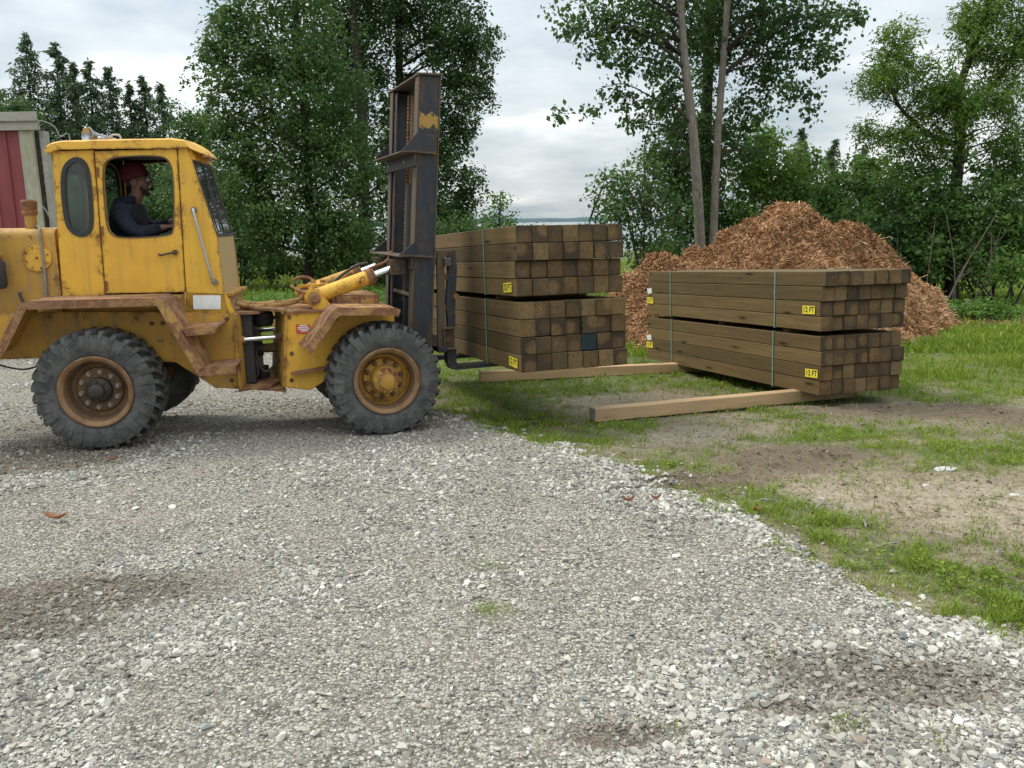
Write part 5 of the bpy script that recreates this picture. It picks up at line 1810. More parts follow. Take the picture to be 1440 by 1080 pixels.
# young tree at the edge of the sky gap
tree('young_tree', 'small pale green tree at the edge of the lake view, just above the lifted bundles', 'tree', None,
     [([on_ground(702, 24), upto(702, 360, 24), upto(703, 300, 24), upto(704, 268, 24)], 0.05, 0.012)],
     [px_blob(702, 290, 22, 24, 24), px_blob(690, 315, 28, 18, 24), px_blob(716, 312, 18, 14, 24), px_blob(700, 345, 34, 28, 24)],
     M['leaf_bright'], 0.085, 26, 24, M['bark_dark'], 14, twigs=24)
# pair of slim trunks right of the sky gap
fo_tr = [([on_ground(984, 19), upto(985, 358, 19), upto(976, 200, 19), upto(962, 80, 19.1), upto(956, -30, 19.2), upto(953, -180, 19.4)], 0.140, 0.070)]
tree('poplar_tree', 'leaning slim grey-trunked poplar behind the mulch, left of the pair', 'tree', 'slim trunked poplars behind the mulch pile', fo_tr,
     [px_blob(955, 20, 70, 62, 20), px_blob(890, 25, 55, 40, 19), px_blob(825, 22, 52, 24, 18.6, 0.8), px_blob(850, 60, 40, 22, 18.6, 0.7), px_blob(905, 85, 40, 28, 19), px_blob(858, 122, 34, 10, 18.6, 0.5), px_blob(835, 148, 26, 7, 18.4, 0.4), px_blob(890, 140, 30, 14, 18.8, 0.6), px_blob(800, 35, 22, 12, 18.5, 0.5), px_blob(940, 130, 38, 40, 19.8), px_blob(900, 172, 26, 16, 19), px_blob(930, 205, 38, 34, 19.8), px_blob(870, -60, 110, 50, 19.5), px_blob(788, 152, 12, 5, 18.4, 0.25)],
     M['leaf_dark'], 0.10, 30, 17, M['bark'], 15, droop=0.9, long=1.35, twigs=34, spread=0.95)
tree('poplar_tree', 'straighter slim poplar behind the mulch, right of the pair with drooping leafy boughs', 'tree', 'slim trunked poplars behind the mulch pile',
     [([on_ground(1003, 19.6), upto(1003, 350, 19.6), upto(1009, 200, 19.6), upto(1022, 20, 19.6), upto(1027, -60, 19.7), upto(1032, -180, 19.8)], 0.108, 0.055)],
     [px_blob(1040, 30, 60, 55, 20.3), px_blob(1090, 30, 50, 45, 19.6), px_blob(1150, 20, 52, 26, 19.2, 0.9), px_blob(1200, 14, 36, 12, 19, 0.5), px_blob(1120, 75, 42, 26, 19.2, 0.8), px_blob(1160, 62, 30, 16, 19, 0.6), px_blob(1070, 95, 40, 36, 20), px_blob(1108, 120, 34, 16, 19.2, 0.6), px_blob(1060, 150, 36, 30, 20), px_blob(1140, 128, 18, 8, 19, 0.3), px_blob(1095, -50, 120, 45, 19.6), px_blob(1035, 200, 40, 40, 20.4), px_blob(1133, 155, 12, 6, 19, 0.25)],
     M['leaf_dark'], 0.10, 30, 17, M['bark'], 16, droop=0.9, long=1.35, twigs=34, spread=0.95)
tree('poplar_tree', 'dark ivy covered trunk standing between the two slim poplars', 'tree', 'slim trunked poplars behind the mulch pile',
     [([on_ground(992, 21.5), upto(992, 330, 21.5), upto(993, 180, 21.5), upto(998, 40, 21.5), upto(1000, -140, 21.5)], 0.18, 0.11)],
     [px_blob(993, 60, 46, 100, 21.3, 1.0), px_blob(995, 190, 40, 60, 21.5, 1.0), px_blob(990, 270, 36, 60, 21.4, 0.8), px_blob(1000, -60, 80, 60, 21.5)],
     M['leaf'], 0.10, 22, 22, M['bark_dark'], 17, droop=0.5, twigs=30)

# bushes and thicket: each a mound of its own
GB = 'bushes at the back of the yard'


def bush(label, blobs, mat, seed, y, u, leafs=0.105, density=34, per=30, twigs=18, group=GB, name='bush', part='foliage'):
    b0 = on_ground(u, y)
    top = Vector(blobs[0][0])
    tr = [([b0, b0.lerp(top, 0.35) + Vector((0.1, 0, 0)), b0.lerp(top, 0.8)], 0.05, 0.02)]
    rr = random.Random(seed)
    for k in range(3):
        d = Vector((rr.uniform(-0.9, 0.9), rr.uniform(-0.4, 0.4), 0))
        tr.append(([b0 + d * 0.3, b0.lerp(top, 0.4) + d * 0.7, b0.lerp(top, 0.85) + d * 1.3], 0.035, 0.012))
    return tree(name, label, 'bush', group, tr, blobs, mat, leafs, density, per, M['bark_dark'], seed, twigs=twigs, part=part)


bush('light green bush leaning over the sky gap, right of the lake', [px_blob(880, 285, 44, 44, 17.5), px_blob(862, 252, 26, 24, 17.5, .6), px_blob(905, 245, 36, 40, 17.8), px_blob(930, 290, 40, 44, 17.8), px_blob(855, 300, 22, 24, 17.4, .5), px_blob(900, 330, 34, 34, 17.6), px_blob(840, 272, 18, 14, 17.4, .4)], M['leaf'], 21, 17.5, 905, 0.085, 34, 20, 30)
bush('dark rounded bush between the slim poplars and the light green bush', [px_blob(950, 240, 48, 50, 20.5), px_blob(960, 310, 40, 50, 20.5), px_blob(925, 360, 50, 34, 19), px_blob(960, 180, 40, 36, 21)], M['leaf_dark'], 22, 20.5, 950)
bush('tall green bush right behind the slim poplars', [px_blob(1060, 235, 52, 46, 22), px_blob(1095, 255, 46, 40, 22), px_blob(1040, 300, 56, 50, 21.5), px_blob(1070, 200, 34, 28, 22.3)], M['leaf_bright'], 23, 22, 1060, 0.10)
bush('broad leafy bush rising right of the mulch summit', [px_blob(1160, 262, 58, 40, 22.5), px_blob(1125, 290, 56, 40, 22), px_blob(1185, 310, 56, 50, 21.5), px_blob(1130, 225, 36, 22, 23)], M['leaf_hedge'], 24, 22.3, 1150)
bush('green bush with an even top under the willow', [px_blob(1235, 262, 52, 40, 22.5), px_blob(1265, 310, 60, 50, 21.5), px_blob(1225, 230, 36, 20, 23)], M['leaf_hedge'], 25, 22.3, 1235)
bush('dark bush overhanging the fallen log', [px_blob(1300, 300, 60, 56, 20.5), px_blob(1290, 250, 50, 36, 21), px_blob(1310, 355, 60, 34, 20)], M['leaf_hedge'], 26, 20.5, 1300)
bush('dense green bush at the right edge beneath the willow crown', [px_blob(1395, 300, 62, 66, 20), px_blob(1425, 250, 50, 52, 20.5), px_blob(1380, 360, 56, 36, 19.6), px_blob(1440, 330, 50, 60, 19.5)], M['leaf_hedge'], 27, 20, 1395)
bush('low bramble at the right edge of the grass', [px_blob(1420, 375, 34, 22, 18), px_blob(1395, 390, 26, 14, 17.8), px_blob(1450, 360, 30, 34, 18)], M['leaf_bright'], 28, 18, 1420, 0.08, 22, 22, 14)
bush('dark thicket low behind the mulch pile', [px_blob(1090, 330, 120, 44, 20.8, 1.2), px_blob(1230, 350, 90, 50, 20.6, 1.2)], M['leaf_dark'], 29, 20.8, 1150)
bush('bank of dark shrubs behind the bare stems at the right', [px_blob(1340, 330, 90, 60, 22.5, 1.0), px_blob(1420, 345, 70, 50, 22, 1.0), px_blob(1260, 372, 60, 36, 22, 0.8)], M['leaf_dark'], 30, 22.5, 1340)
bush('dark undergrowth behind the cab windscreen', [px_blob(345, 330, 70, 52, 30, 1.2), px_blob(300, 280, 60, 60, 31), px_blob(390, 370, 60, 22, 29, 0.8)], M['leaf_dark'], 31, 30, 340, 0.12)
bush('low shrub of dark leaves at the foot of the poplars', [px_blob(470, 365, 60, 26, 28.5, 0.8), px_blob(540, 375, 60, 22, 28.5, 0.8)], M['leaf_dark'], 32, 28.5, 480, 0.11)
bush('leafy bush at the left behind the red shed', [px_blob(15, 165, 40, 30, 30), px_blob(70, 290, 60, 50, 31), px_blob(30, 240, 60, 70, 30)], M['leaf_dark'], 33, 30, 40, 0.12)
bush('bushy growth left of the cab roof, under the conifers', [px_blob(130, 330, 80, 50, 33), px_blob(220, 310, 70, 50, 33), px_blob(90, 350, 70, 50, 32)], M['leaf_dark'], 34, 33, 150, 0.12)
bush('bushy growth between conifers and the nearest poplar', [px_blob(272, 190, 34, 40, 32), px_blob(262, 270, 42, 50, 32), px_blob(290, 345, 50, 40, 31)], M['leaf'], 35, 32, 265, 0.12)
bush('scrub low in the lake view behind the lifted bundles', [px_blob(650, 340, 60, 40, 27, 0.8), px_blob(610, 370, 60, 30, 26.5, 0.8)], M['leaf'], 36, 27, 640, 0.1)
bush('thin sprigs along the lake edge above the lifted bundles', [px_blob(770, 325, 46, 12, 26, 0.6), px_blob(830, 322, 30, 14, 25, 0.6), px_blob(735, 322, 26, 12, 26, 0.6)], M['leaf_bright'], 37, 26, 770, 0.07, 20, 14, 12)

# willow at the right
tree('willow_tree', 'airy yellow-green willow with forked dark trunk at the right', 'tree', None,
     [([on_ground(1338, 21), upto(1340, 310, 21), upto(1350, 200, 21), upto(1346, 140, 21), upto(1362, 85, 21), upto(1385, 20, 21), upto(1400, -60, 21)], 0.17, 0.05),
      ([upto(1352, 175, 21), upto(1372, 140, 20.9), upto(1400, 118, 20.8), upto(1432, 60, 20.6)], 0.085, 0.03),
      ([upto(1350, 205, 21), upto(1310, 190, 21), upto(1265, 150, 21.1), upto(1242, 90, 21.2)], 0.085, 0.025),
      ([upto(1330, 200, 21), upto(1285, 185, 20.8), upto(1230, 195, 20.6)], 0.045, 0.015)],
     [px_blob(1262, 50, 32, 26, 21, .6), px_blob(1238, 110, 34, 34, 21, .8), px_blob(1275, 95, 40, 32, 21.2, .9), px_blob(1305, 145, 40, 36, 21, .9), px_blob(1330, 120, 32, 32, 20.8, .8), px_blob(1385, 60, 40, 44, 21, .9), px_blob(1360, 150, 34, 34, 20.6, .8), px_blob(1405, 130, 38, 40, 20.7, .9), px_blob(1218, 185, 26, 18, 20.7, .5), px_blob(1270, 195, 44, 28, 21, .8), px_blob(1385, 10, 44, 30, 21, .9), px_blob(1435, 60, 34, 70, 20.6, .8), px_blob(1325, 200, 50, 34, 21, .8), px_blob(1420, 200, 40, 40, 20.6, .8), px_blob(1355, 40, 22, 20, 21, .4), px_blob(1420, -40, 60, 40, 21)],
     M['leaf_willow'], 0.115, 58, 22, M['bark_dark'], 41, droop=0.5, long=3.2, twigs=120, spread=0.95)

# conifers at the left
GC = 'conifers beyond the red shed'


def conifer(u, vtip, y, wpx, label, seed):
    b0 = on_ground(u, y)
    tip = at(u, vtip, y)
    tip = Vector((b0.x + (tip.x - b0.x) * 0.3, y, tip.z))
    root = empty('conifer_tree', b0)
    tag(root, label, 'tree', GC)
    bm = bmesh.new()
    tube(bm, [b0, b0.lerp(tip, 0.5) + Vector((0.05, 0, 0)), tip], 0, 8, rs=[0.14, 0.075, 0.012])
    bm_obj('trunk', bm, M['bark_dark'], root, 60)
    r = np.random.default_rng(seed)
    H = tip.z - b0.z
    Wd = 1.5 * wpx * y / FPX
    cen, spr = [], []
    bl = bmesh.new()
    nb = int(H * 17)
    for i in range(nb):
        t = 1 - ((i + r.random()) / nb) ** 0.85 * 0.95
        a = r.uniform(0, 2 * pi)
        L = Wd * ((1 - t) ** 0.72) * r.uniform(0.35, 1.2) * (1 - 0.25 * (1 - t)) + 0.03
        p_ = []
        for k in np.linspace(0.0, 1.0, max(4, int(L * 7))):
            q = (b0.x + (tip.x - b0.x) * t + cos(a) * L * k, b0.y + sin(a) * L * k, b0.z + H * t + 0.10 * L * k - 0.42 * L * k * k)
            p_.append(q)
            if k > 0.12:
                cen.append(q)
                spr.append((0.06 + 0.19 * min(1, L)) * (1.15 - 0.5 * k))
        tube(bl, [p_[0], p_[len(p_) // 2], p_[-1]], 0, 4, caps=False, rs=[0.02, 0.013, 0.005])
    bm_obj('limbs', bl, M['bark_dark'], root, 60)['kind'] = 'stuff'
    V, F, T = leaf_cloud(np.array(cen), np.array(spr), 15, 0.165, 0.75, 2.6, seed)
    np_mesh('crown', V, F, M['needle'], root, {'tone': ('POINT', 'FLOAT', T)})


for i, (u, v, y, w, lb_) in enumerate((
        (64, 46, 36, 62, 'tallest pointed conifer, above the red shed roof corner'), (104, 58, 36, 52, 'second tallest conifer, right of the tallest one'),
        (127, 86, 37, 36, 'thin conifer close right of the second tallest'), (147, 84, 36, 46, 'conifer standing above the twin air horns'),
        (174, 92, 37, 50, 'conifer above the cab roof, right of the horns'), (200, 118, 38, 44, 'short conifer above the middle of the cab roof'),
        (220, 104, 38, 46, 'conifer above the front end of the cab roof'), (243, 116, 37, 46, 'conifer nearest to the poplars'),
        (20, 124, 38, 60, 'conifer cut by the left edge of the photo'))):
    conifer(u, v, y, w, lb_, 60 + i)
for i, (u, v, y, w, lb_) in enumerate(((1120, 180, 40, 30, 'far conifer tip left of the gap under the willow'), (1165, 196, 42, 28, 'far conifer tip in the gap under the willow'), (1205, 206, 42, 28, 'far conifer tip touching the willow'))):
    conifer(u, v, y, w, lb_, 90 + i)

# bare stems, brush and the log under the right-hand thicket
stem_r = random.Random(5)
for (u0, v0, u1, v1, y, w, lb_) in ((1325, 415, 1402, 300, 18.6, 0.024, 'longest pale bare stem leaning right across the thicket'), (1345, 415, 1330, 300, 19.0, 0.018, 'upright bare stem leaning slightly left in front of the willow trunk'),
                               (1362, 412, 1395, 330, 18.8, 0.018, 'bare stem leaning right beside the longest one'), (1300, 412, 1315, 310, 19.2, 0.014, 'thin bare stem rising above the fallen log'),
                               (1400, 405, 1408, 320, 18.6, 0.016, 'straight bare stem nearest the right edge'), (1338, 412, 1372, 350, 18.7, 0.013, 'short bare stem crossing the longest one'), (1270, 405, 1262, 330, 19.6, 0.012, 'thin bare stem left of the fallen log by the mulch')):
    p0, p1 = at(u0, v0, y), at(u1, v1, y)
    p0.z = tz(p0.x, y) - 0.03
    m1 = p0.lerp(p1, 0.5) + Vector((stem_r.uniform(-.12, .12), stem_r.uniform(-.2, .2), 0.05))
    bm = bmesh.new()
    cp = curve_pts([p0, m1, p1], 5)
    tube(bm, cp, 0, 6, rs=[w * (1 - 0.6 * i / (len(cp) - 1)) for i in range(len(cp))])
    for k in range(3):
        q = cp[stem_r.randrange(3, len(cp))]
        e_ = q + Vector((stem_r.uniform(-.35, .35), stem_r.uniform(-.2, .2), stem_r.uniform(0.1, .45)))
        tube(bm, [q, q.lerp(e_, .5) + Vector((0, 0, .04)), e_], 0, 4, rs=[w * .4, w * .3, w * .15], caps=False)
    tag(bm_obj('bare_stem', bm, M['branch'], None, 60), lb_, 'branch', 'bare stems in the thicket')
p0, p1 = at(1288, 408, 17), at(1345, 402, 17.5)
p0.z, p1.z = tz(p0.x, 17) + 0.10, tz(p1.x, 17.5) + 0.12
bm = bmesh.new()
tube(bm, curve_pts([p0, p0.lerp(p1, .5) + Vector((0, 0, .04)), p1], 4), 0.085, 10)
tube(bm, [p1, p1 + Vector((0.3, 0, 0.22))], 0.04, 8)
tube(bm, [p0, p0 + Vector((-0.05, 0.05, 0.25))], 0.03, 8)
tag(bm_obj('fallen_log', bm, M['log'], None, 60), 'grey fallen log lying at the edge of the thicket', 'log')
p0, p1 = at(425, 385, 25), at(478, 378, 25.5)
p0.z, p1.z = tz(p0.x, 25) + 0.14, tz(p1.x, 25.5) + 0.24
bm = bmesh.new()
tube(bm, curve_pts([p0, p0.lerp(p1, .5) + Vector((0, 0, .08)), p1], 4), 0.15, 10)
for k in range(9):
    q = p0.lerp(p1, k / 8)
    tube(bm, [q, q + Vector((stem_r.uniform(-.5, .5), stem_r.uniform(-.2, .2), stem_r.uniform(.1, .5)))], 0.025, 5)
tag(bm_obj('brush_log', bm, M['bark_dark'], None, 60), 'dark old log with broken twigs behind the tilt cylinders', 'log')

# dead straw-coloured grass trodden into the soil
n = 150000
yy = np.exp(rng.uniform(np.log(2.6), np.log(12.0), n))
xx = rng.uniform(-0.2, 0.75, n) * (yy + 0.5)
k = rng.random(n) < (1 - gravel_mask(xx, yy, 0.2)) * (0.06 + 0.5 * sstep(0.48, 0.66, vnoise(xx, yy, 3.1, 151, 3))) * (1 - 0.7 * many(xx, yy, RUTS))
xx, yy = xx[k], yy[k]
M['straw'] = leafmat('dead_grass', (0.20, 0.15, 0.08), (0.46, 0.37, 0.23), 0.2)
V, F, T = blades(xx, yy, rng.uniform(0.010, 0.035, len(xx)), 0.004 * (1 + 0.16 * np.maximum(yy - 3, 0)), rng.uniform(0.9, 1.65, len(xx)), 21)
tag(np_mesh('dead_grass', V, F, M['straw'], None, {'tone': ('POINT', 'FLOAT', T)}), kind='stuff')

# clover and dock among the grass near the gravel edge
r_ = np.random.default_rng(177)
n = 17000
yy = np.exp(r_.uniform(np.log(2.6), np.log(11.0), n))
xx = r_.uniform(-0.2, 0.75, n) * (yy + 0.5)
k = r_.random(n) < grass_density(xx, yy) * sstep(0.46, 0.62, vnoise(xx, yy, 2.8, 141, 3)) * 0.75
xx, yy = xx[k], yy[k]
V, F, T = leaf_cloud(np.stack([xx, yy, terrain(xx, yy) + 0.016 + 0.02 * r_.random(len(xx))], -1), np.full(len(xx), 0.022), 8, 0.0155, -0.1, 1.15, 178, flat=1.6)
tag(np_mesh('clover', V, F, M['grass'], None, {'tone': ('POINT', 'FLOAT', T * 0.8)}), kind='stuff')

# low leafy weeds behind the loader's joint and along the thicket edge
r_ = np.random.default_rng(77)
cen = []
for (u, v, du, dy, n_, y) in ((385, 400, 60, 3.0, 420, 22), (480, 405, 60, 3.0, 260, 23), (520, 400, 50, 3, 160, 22), (1385, 412, 55, 0.8, 160, 17), (900, 420, 40, 1.5, 160, 16), (640, 420, 40, 2, 120, 20), (845, 400, 40, 1.5, 120, 17)):
    yy = y + r_.normal(0, dy * 0.5, n_)
    x0 = at(u, v, y).x
    xx = x0 + r_.normal(0, du * 0.5 * y / FPX, n_)
    cen.append(np.stack([xx, yy, terrain(xx, yy) + r_.uniform(0.03, 0.28, n_)], -1))
V, F, T = leaf_cloud(np.concatenate(cen), np.full(sum(len(c) for c in cen), 0.16), 14, 0.085, 0.1, 1.4, 78, flat=0.8)
tag(np_mesh('weeds', V, F, M['leaf_bright'], None, {'tone': ('POINT', 'FLOAT', T)}), kind='stuff')

# ------------------------------------------------------------------ mulch pile
CREST_X = [1.35, 1.6, 1.9, 2.3, 2.9, 3.4, 4.1, 4.55, 5.1, 5.65, 6.2, 6.75, 7.3, 7.95, 8.7]
CREST_Z = [-0.6, -0.1, 0.55, 0.90, 0.97, 1.12, 1.56, 1.80, 1.83, 1.50, 1.40, 1.14, 0.66, 0.18, -0.7]


def pile_height(x, y):
    c = np.interp(x, CREST_X, CREST_Z)
    c = c + (vnoise(x, y, 1.3, 101, 3) - 0.5) * 0.26
    yc = 14.5 + 0.25 * np.sin(x * 1.7) + 1.1 * sstep(4.2, 6.6, x)
    d = np.abs(y - yc)
    z = c - (0.70 + 0.22 * sstep(4.8, 6.6, x)) * (np.sqrt(d * d + 0.12) - 0.35) + (vnoise(x, y, 3.0, 103, 3) - 0.5) * 0.46 + (vnoise(x, y, 9.0, 107, 3) - 0.5) * 0.20
    return z


gxx, gyy = np.meshgrid(np.linspace(1.2, 9.1, 240), np.linspace(10.6, 18.4, 200))
gz = np.maximum(pile_height(gxx.ravel(), gyy.ravel()), terrain(gxx.ravel(), gyy.ravel(), False) - 0.12)
n0, n1 = gxx.shape
idx = np.arange(n0 * n1).reshape(n0, n1)
quads = np.stack([idx[:-1, :-1], idx[:-1, 1:], idx[1:, 1:], idx[1:, :-1]], -1).reshape(-1, 4)
above = gz > terrain(gxx.ravel(), gyy.ravel(), False) - 0.10
quads = quads[above[quads].any(1)]
g = NT('mulch')
v_ = g.coord()
na, nb_ = g.noise(v_, 26, 5, 0.7), g.noise(v_, 2.2, 3)
c_ = g.mix(g.ramp(na, (0.35, 0.0), (0.65, 1.0)), (0.085, 0.046, 0.025), (0.33, 0.195, 0.10))
c_ = g.mix(g.math('MULTIPLY', g.ramp(nb_, (0.45, 0.0), (0.65, 1.0)), 0.4), c_, (0.13, 0.065, 0.04))
M['mulch'] = g.bsdf(c_, 0.95, g.bump(na, 0.9, 0.03), spec=0.1)
g = NT('mulch_shred')
a_ = g.n('ShaderNodeAttribute', attribute_name='tone')
M['shred'] = g.bsdf(g.ramp(a_.outputs['Fac'], (0.0, (0.15, 0.076, 0.038)), (0.28, (0.34, 0.185, 0.090)), (0.7, (0.52, 0.305, 0.155)), (1.0, (0.68, 0.46, 0.27))), 0.9, spec=0.15)
pile = empty('mulch_pile', (4.7, 14.5, -0.4))
tag(pile, 'heap of orange-brown shredded bark mulch behind the right-hand timber stack', 'mulch pile')
np_mesh('heap', np.stack([gxx.ravel(), gyy.ravel(), gz], -1), quads, M['mulch'], pile, smooth=True)
n = 230000
sx_, sy_ = rng.uniform(1.25, 8.9, n), rng.uniform(10.7, 16.4, n)
sz_ = pile_height(sx_, sy_)
ok = sz_ > terrain(sx_, sy_, False) - 0.04
# shreds that have rolled off onto the grass around the foot, and the thin layer further right
n2_ = 9000
tx_, ty_ = rng.uniform(0.9, 8.6, n2_), rng.uniform(10.6, 15.5, n2_)
tg_ = pile_height(tx_, ty_) - terrain(tx_, ty_, False)
k2 = (tg_ < 0) & (rng.random(n2_) < np.exp(tg_ * 5))
ex_, ey_ = rng.normal(9.2, 1.5, 4200), rng.normal(16.8, 0.45, 4200)
sx_ = np.concatenate([sx_[ok], tx_[k2], ex_]); sy_ = np.concatenate([sy_[ok], ty_[k2], ey_])
sz_ = np.maximum(pile_height(sx_, sy_), terrain(sx_, sy_, False) + 0.01)
n = len(sx_)
ax = rng.normal(0, 1, (n, 3)); ax[:, 2] *= 0.55
ax /= np.linalg.norm(ax, axis=1)[:, None]
up_ = rng.normal(0, 0.6, (n, 3)); up_[:, 2] += 1
sd = np.cross(ax, up_); sd /= np.linalg.norm(sd, axis=1)[:, None]
L_ = (0.034 * rng.lognormal(0, 0.55, n))[:, None]
W_ = (0.0052 * rng.lognormal(0, 0.4, n))[:, None]
P_ = np.stack([sx_, sy_, sz_ + 0.012 + 0.02 * rng.random(n)], -1)
V = np.stack([P_ - ax * L_ - sd * W_, P_ + ax * L_ - sd * W_ * 0.7, P_ + ax * L_ + sd * W_ * 0.7, P_ - ax * L_ + sd * W_], 1).reshape(-1, 3)
T = np.repeat(np.clip(rng.beta(2.0, 2.0, n) + (vnoise(sx_, sy_, 1.6, 109, 3) - 0.5) * 0.8, 0, 1), 4)
o = np_mesh('shreds', V, np.arange(n * 4).reshape(-1, 4), M['shred'], pile, {'tone': ('POINT', 'FLOAT', T)})
o['kind'] = 'stuff'

# ------------------------------------------------------------------ red shed at the left
SY = 14.0
shed = empty('shed', (-8.6, SY, tz(-8.6, SY)))
tag(shed, 'corner of a shed with red ribbed metal siding and mossy timber trim', 'shed')


def sbox(name, x, y, z, mat, parent=shed, bevel=0.004):
    bm = bmesh.new()
    box(bm, (sum(x) / 2, sum(y) / 2, sum(z) / 2), (x[1] - x[0], y[1] - y[0], z[1] - z[0]), bevel=bevel)
    return bm_obj(name, bm, mat, parent)


GZ = tz(-8, SY) - 0.15
wall = sbox('siding_panel', (-13.0, -7.84), (SY + 0.05, SY + 0.06), (GZ, 3.22), M['red_siding'], bevel=0)
x_ = -12.9
while x_ < -7.88:
    bm = bmesh.new()
    plate(bm, [(x_ - 0.025, SY + 0.049), (x_ - 0.014, SY + 0.022), (x_ + 0.014, SY + 0.022), (x_ + 0.025, SY + 0.049)], lambda a, b: Vector((a, b, GZ)), lambda a, b: Vector((a, b, 3.20)))
    bm_obj('rib', bm, M['red_siding'], wall)
    x_ += 0.24
sbox('fascia_board', (-13.2, -7.49), (SY - 0.10, SY - 0.06), (3.32, 3.46), M['fascia'])
sbox('fascia_board', (-13.2, -7.495), (SY - 0.055, SY + 0.0), (3.185, 3.335), M['fascia'])
sbox('corner_post', (-7.83, -7.635), (SY + 0.0, SY + 0.06), (GZ, 3.183), M['post'])
sbox('corner_post', (-7.585, -7.505), (SY + 0.10, SY + 0.26), (GZ, 3.183), M['fascia'])
sbox('corner_trim', (-7.865, -7.833), (SY + 0.01, SY + 0.05), (GZ, 3.183), M['fascia'])
bm = bmesh.new()
plate(bm, [(-7.60, SY + 0.10), (-11.0, SY + 5.8), (-11.04, SY + 5.78), (-7.64, SY + 0.08)], lambda a, b: Vector((a, b, GZ)), lambda a, b: Vector((a, b, 3.18)))
bm_obj('side_wall', bm, M['bark_dark'], shed)
bm = bmesh.new()
plate(bm, [(-13.2, SY - 0.055), (-7.51, SY - 0.055), (-11.0, SY + 5.85), (-13.2, SY + 5.85)], lambda a, b: Vector((a, b, 3.34)), lambda a, b: Vector((a, b, 3.43)))
bm_obj('roof', bm, M['fascia'], shed)
# pale dry vines hanging by the shed corner
for k, pts_ in enumerate(([at(58, 170, 13.9), at(76, 178, 13.9), at(84, 192, 13.9), at(97, 215, 13.9)], [at(60, 290, 13.8), at(68, 302, 13.8), at(73, 318, 13.8), at(75, 345, 13.8), at(76, 420, 13.8)], [at(62, 255, 13.9), at(75, 262, 13.9), at(84, 262, 13.9)])):
    pts_ = [Vector(p) for p in pts_]
    bm = bmesh.new()
    if k == 0:
        pts_.insert(0, Vector((-7.49, 13.93, 3.24)))
        pts_.append(Vector((pts_[-1].x + 0.15, 11.9, tz(pts_[-1].x, 13.9))))
    tube(bm, curve_pts(pts_, 6), 0.011 if k < 2 else 0.007, 6)
    tag(bm_obj('dry_vine', bm, M['rope'], None, 60), ['pale dry vine arching from the shed fascia', 'pale dry vine hanging down beside the shed post', 'short pale vine twig beside the shed corner'][k], 'vine', 'dry vines by the shed')

# ------------------------------------------------------------------ the driver
person = empty('person', RP(0.12, 0.80, 1.30))
tag(person, 'person in a red cap and navy hooded jacket, seated at the loader controls', 'person')


def skin(name, verts, edges, radii, mat, parent, sub=2, root=0):
    me = bpy.data.meshes.new(name)
    me.from_pydata([tuple(v) for v in verts], edges, [])
    ob = bpy.data.objects.new(name, me)
    C.objects.link(ob)
    sm = ob.modifiers.new('skin', 'SKIN')
    sm.use_smooth_shade = True
    for i, r in enumerate(radii):
        sv = me.skin_vertices[0].data[i]
        sv.radius = (r, r) if isinstance(r, (int, float)) else r
        sv.use_root = (i == root)
    ss = ob.modifiers.new('sub', 'SUBSURF')
    ss.levels = ss.render_levels = sub
    dg = bpy.context.evaluated_depsgraph_get()
    m2 = bpy.data.meshes.new_from_object(ob.evaluated_get(dg))
    bpy.data.objects.remove(ob)
    for p in m2.polygons:
        p.use_smooth = True
    m2.materials.clear()
    return put(name, m2, mat, parent)


def chain_hand(c, fwd, across, palm_down, V, E_, Rr, wrist_i):
    """palm and five bent fingers that close round a rim; appended to the body graph"""
    f, a, d = Vector(fwd).normalized(), Vector(across).normalized(), Vector(palm_down).normalized()
    p = len(V)
    V.append(c + f * 0.035); Rr.append((0.026, 0.016)); E_.append((wrist_i, p))
    V.append(c + f * 0.070); Rr.append((0.030, 0.014)); E_.append((p, p + 1))
    kn = p + 1
    for k, (off, ln) in enumerate(((-0.030, 0.070), (-0.010, 0.080), (0.010, 0.076), (0.030, 0.060))):
        q = len(V)
        b = c + f * 0.078 + a * off
        V += [b, b + f * ln * 0.42 + d * 0.010, b + f * ln * 0.55 + d * 0.040, b + f * ln * 0.30 + d * 0.058]
        Rr += [0.0095, 0.0088, 0.0082, 0.0072]
        E_ += [(kn, q), (q, q + 1), (q + 1, q + 2), (q + 2, q + 3)]
    q = len(V)
    b = c + f * 0.028 - a * 0.028
    V += [b, b + f * 0.030 - a * 0.016 + d * 0.018, b + f * 0.052 - a * 0.004 + d * 0.040]
    Rr += [0.0115, 0.0105, 0.009]
    E_ += [(p, q), (q, q + 1), (q + 1, q + 2)]


P = RP
V_ = [P(0.10, .80, 1.33), P(0.11, .80, 1.48), P(0.125, .80, 1.62), P(0.14, .80, 1.74), P(0.165, .80, 1.825), P(0.205, .80, 1.885), P(0.235, .80, 1.94)]
R_ = [(0.15, 0.12), (0.14, 0.11), (0.15, 0.115), (0.145, 0.105), 0.07, 0.056, 0.062]
E_ = [(i, i + 1) for i in range(6)]
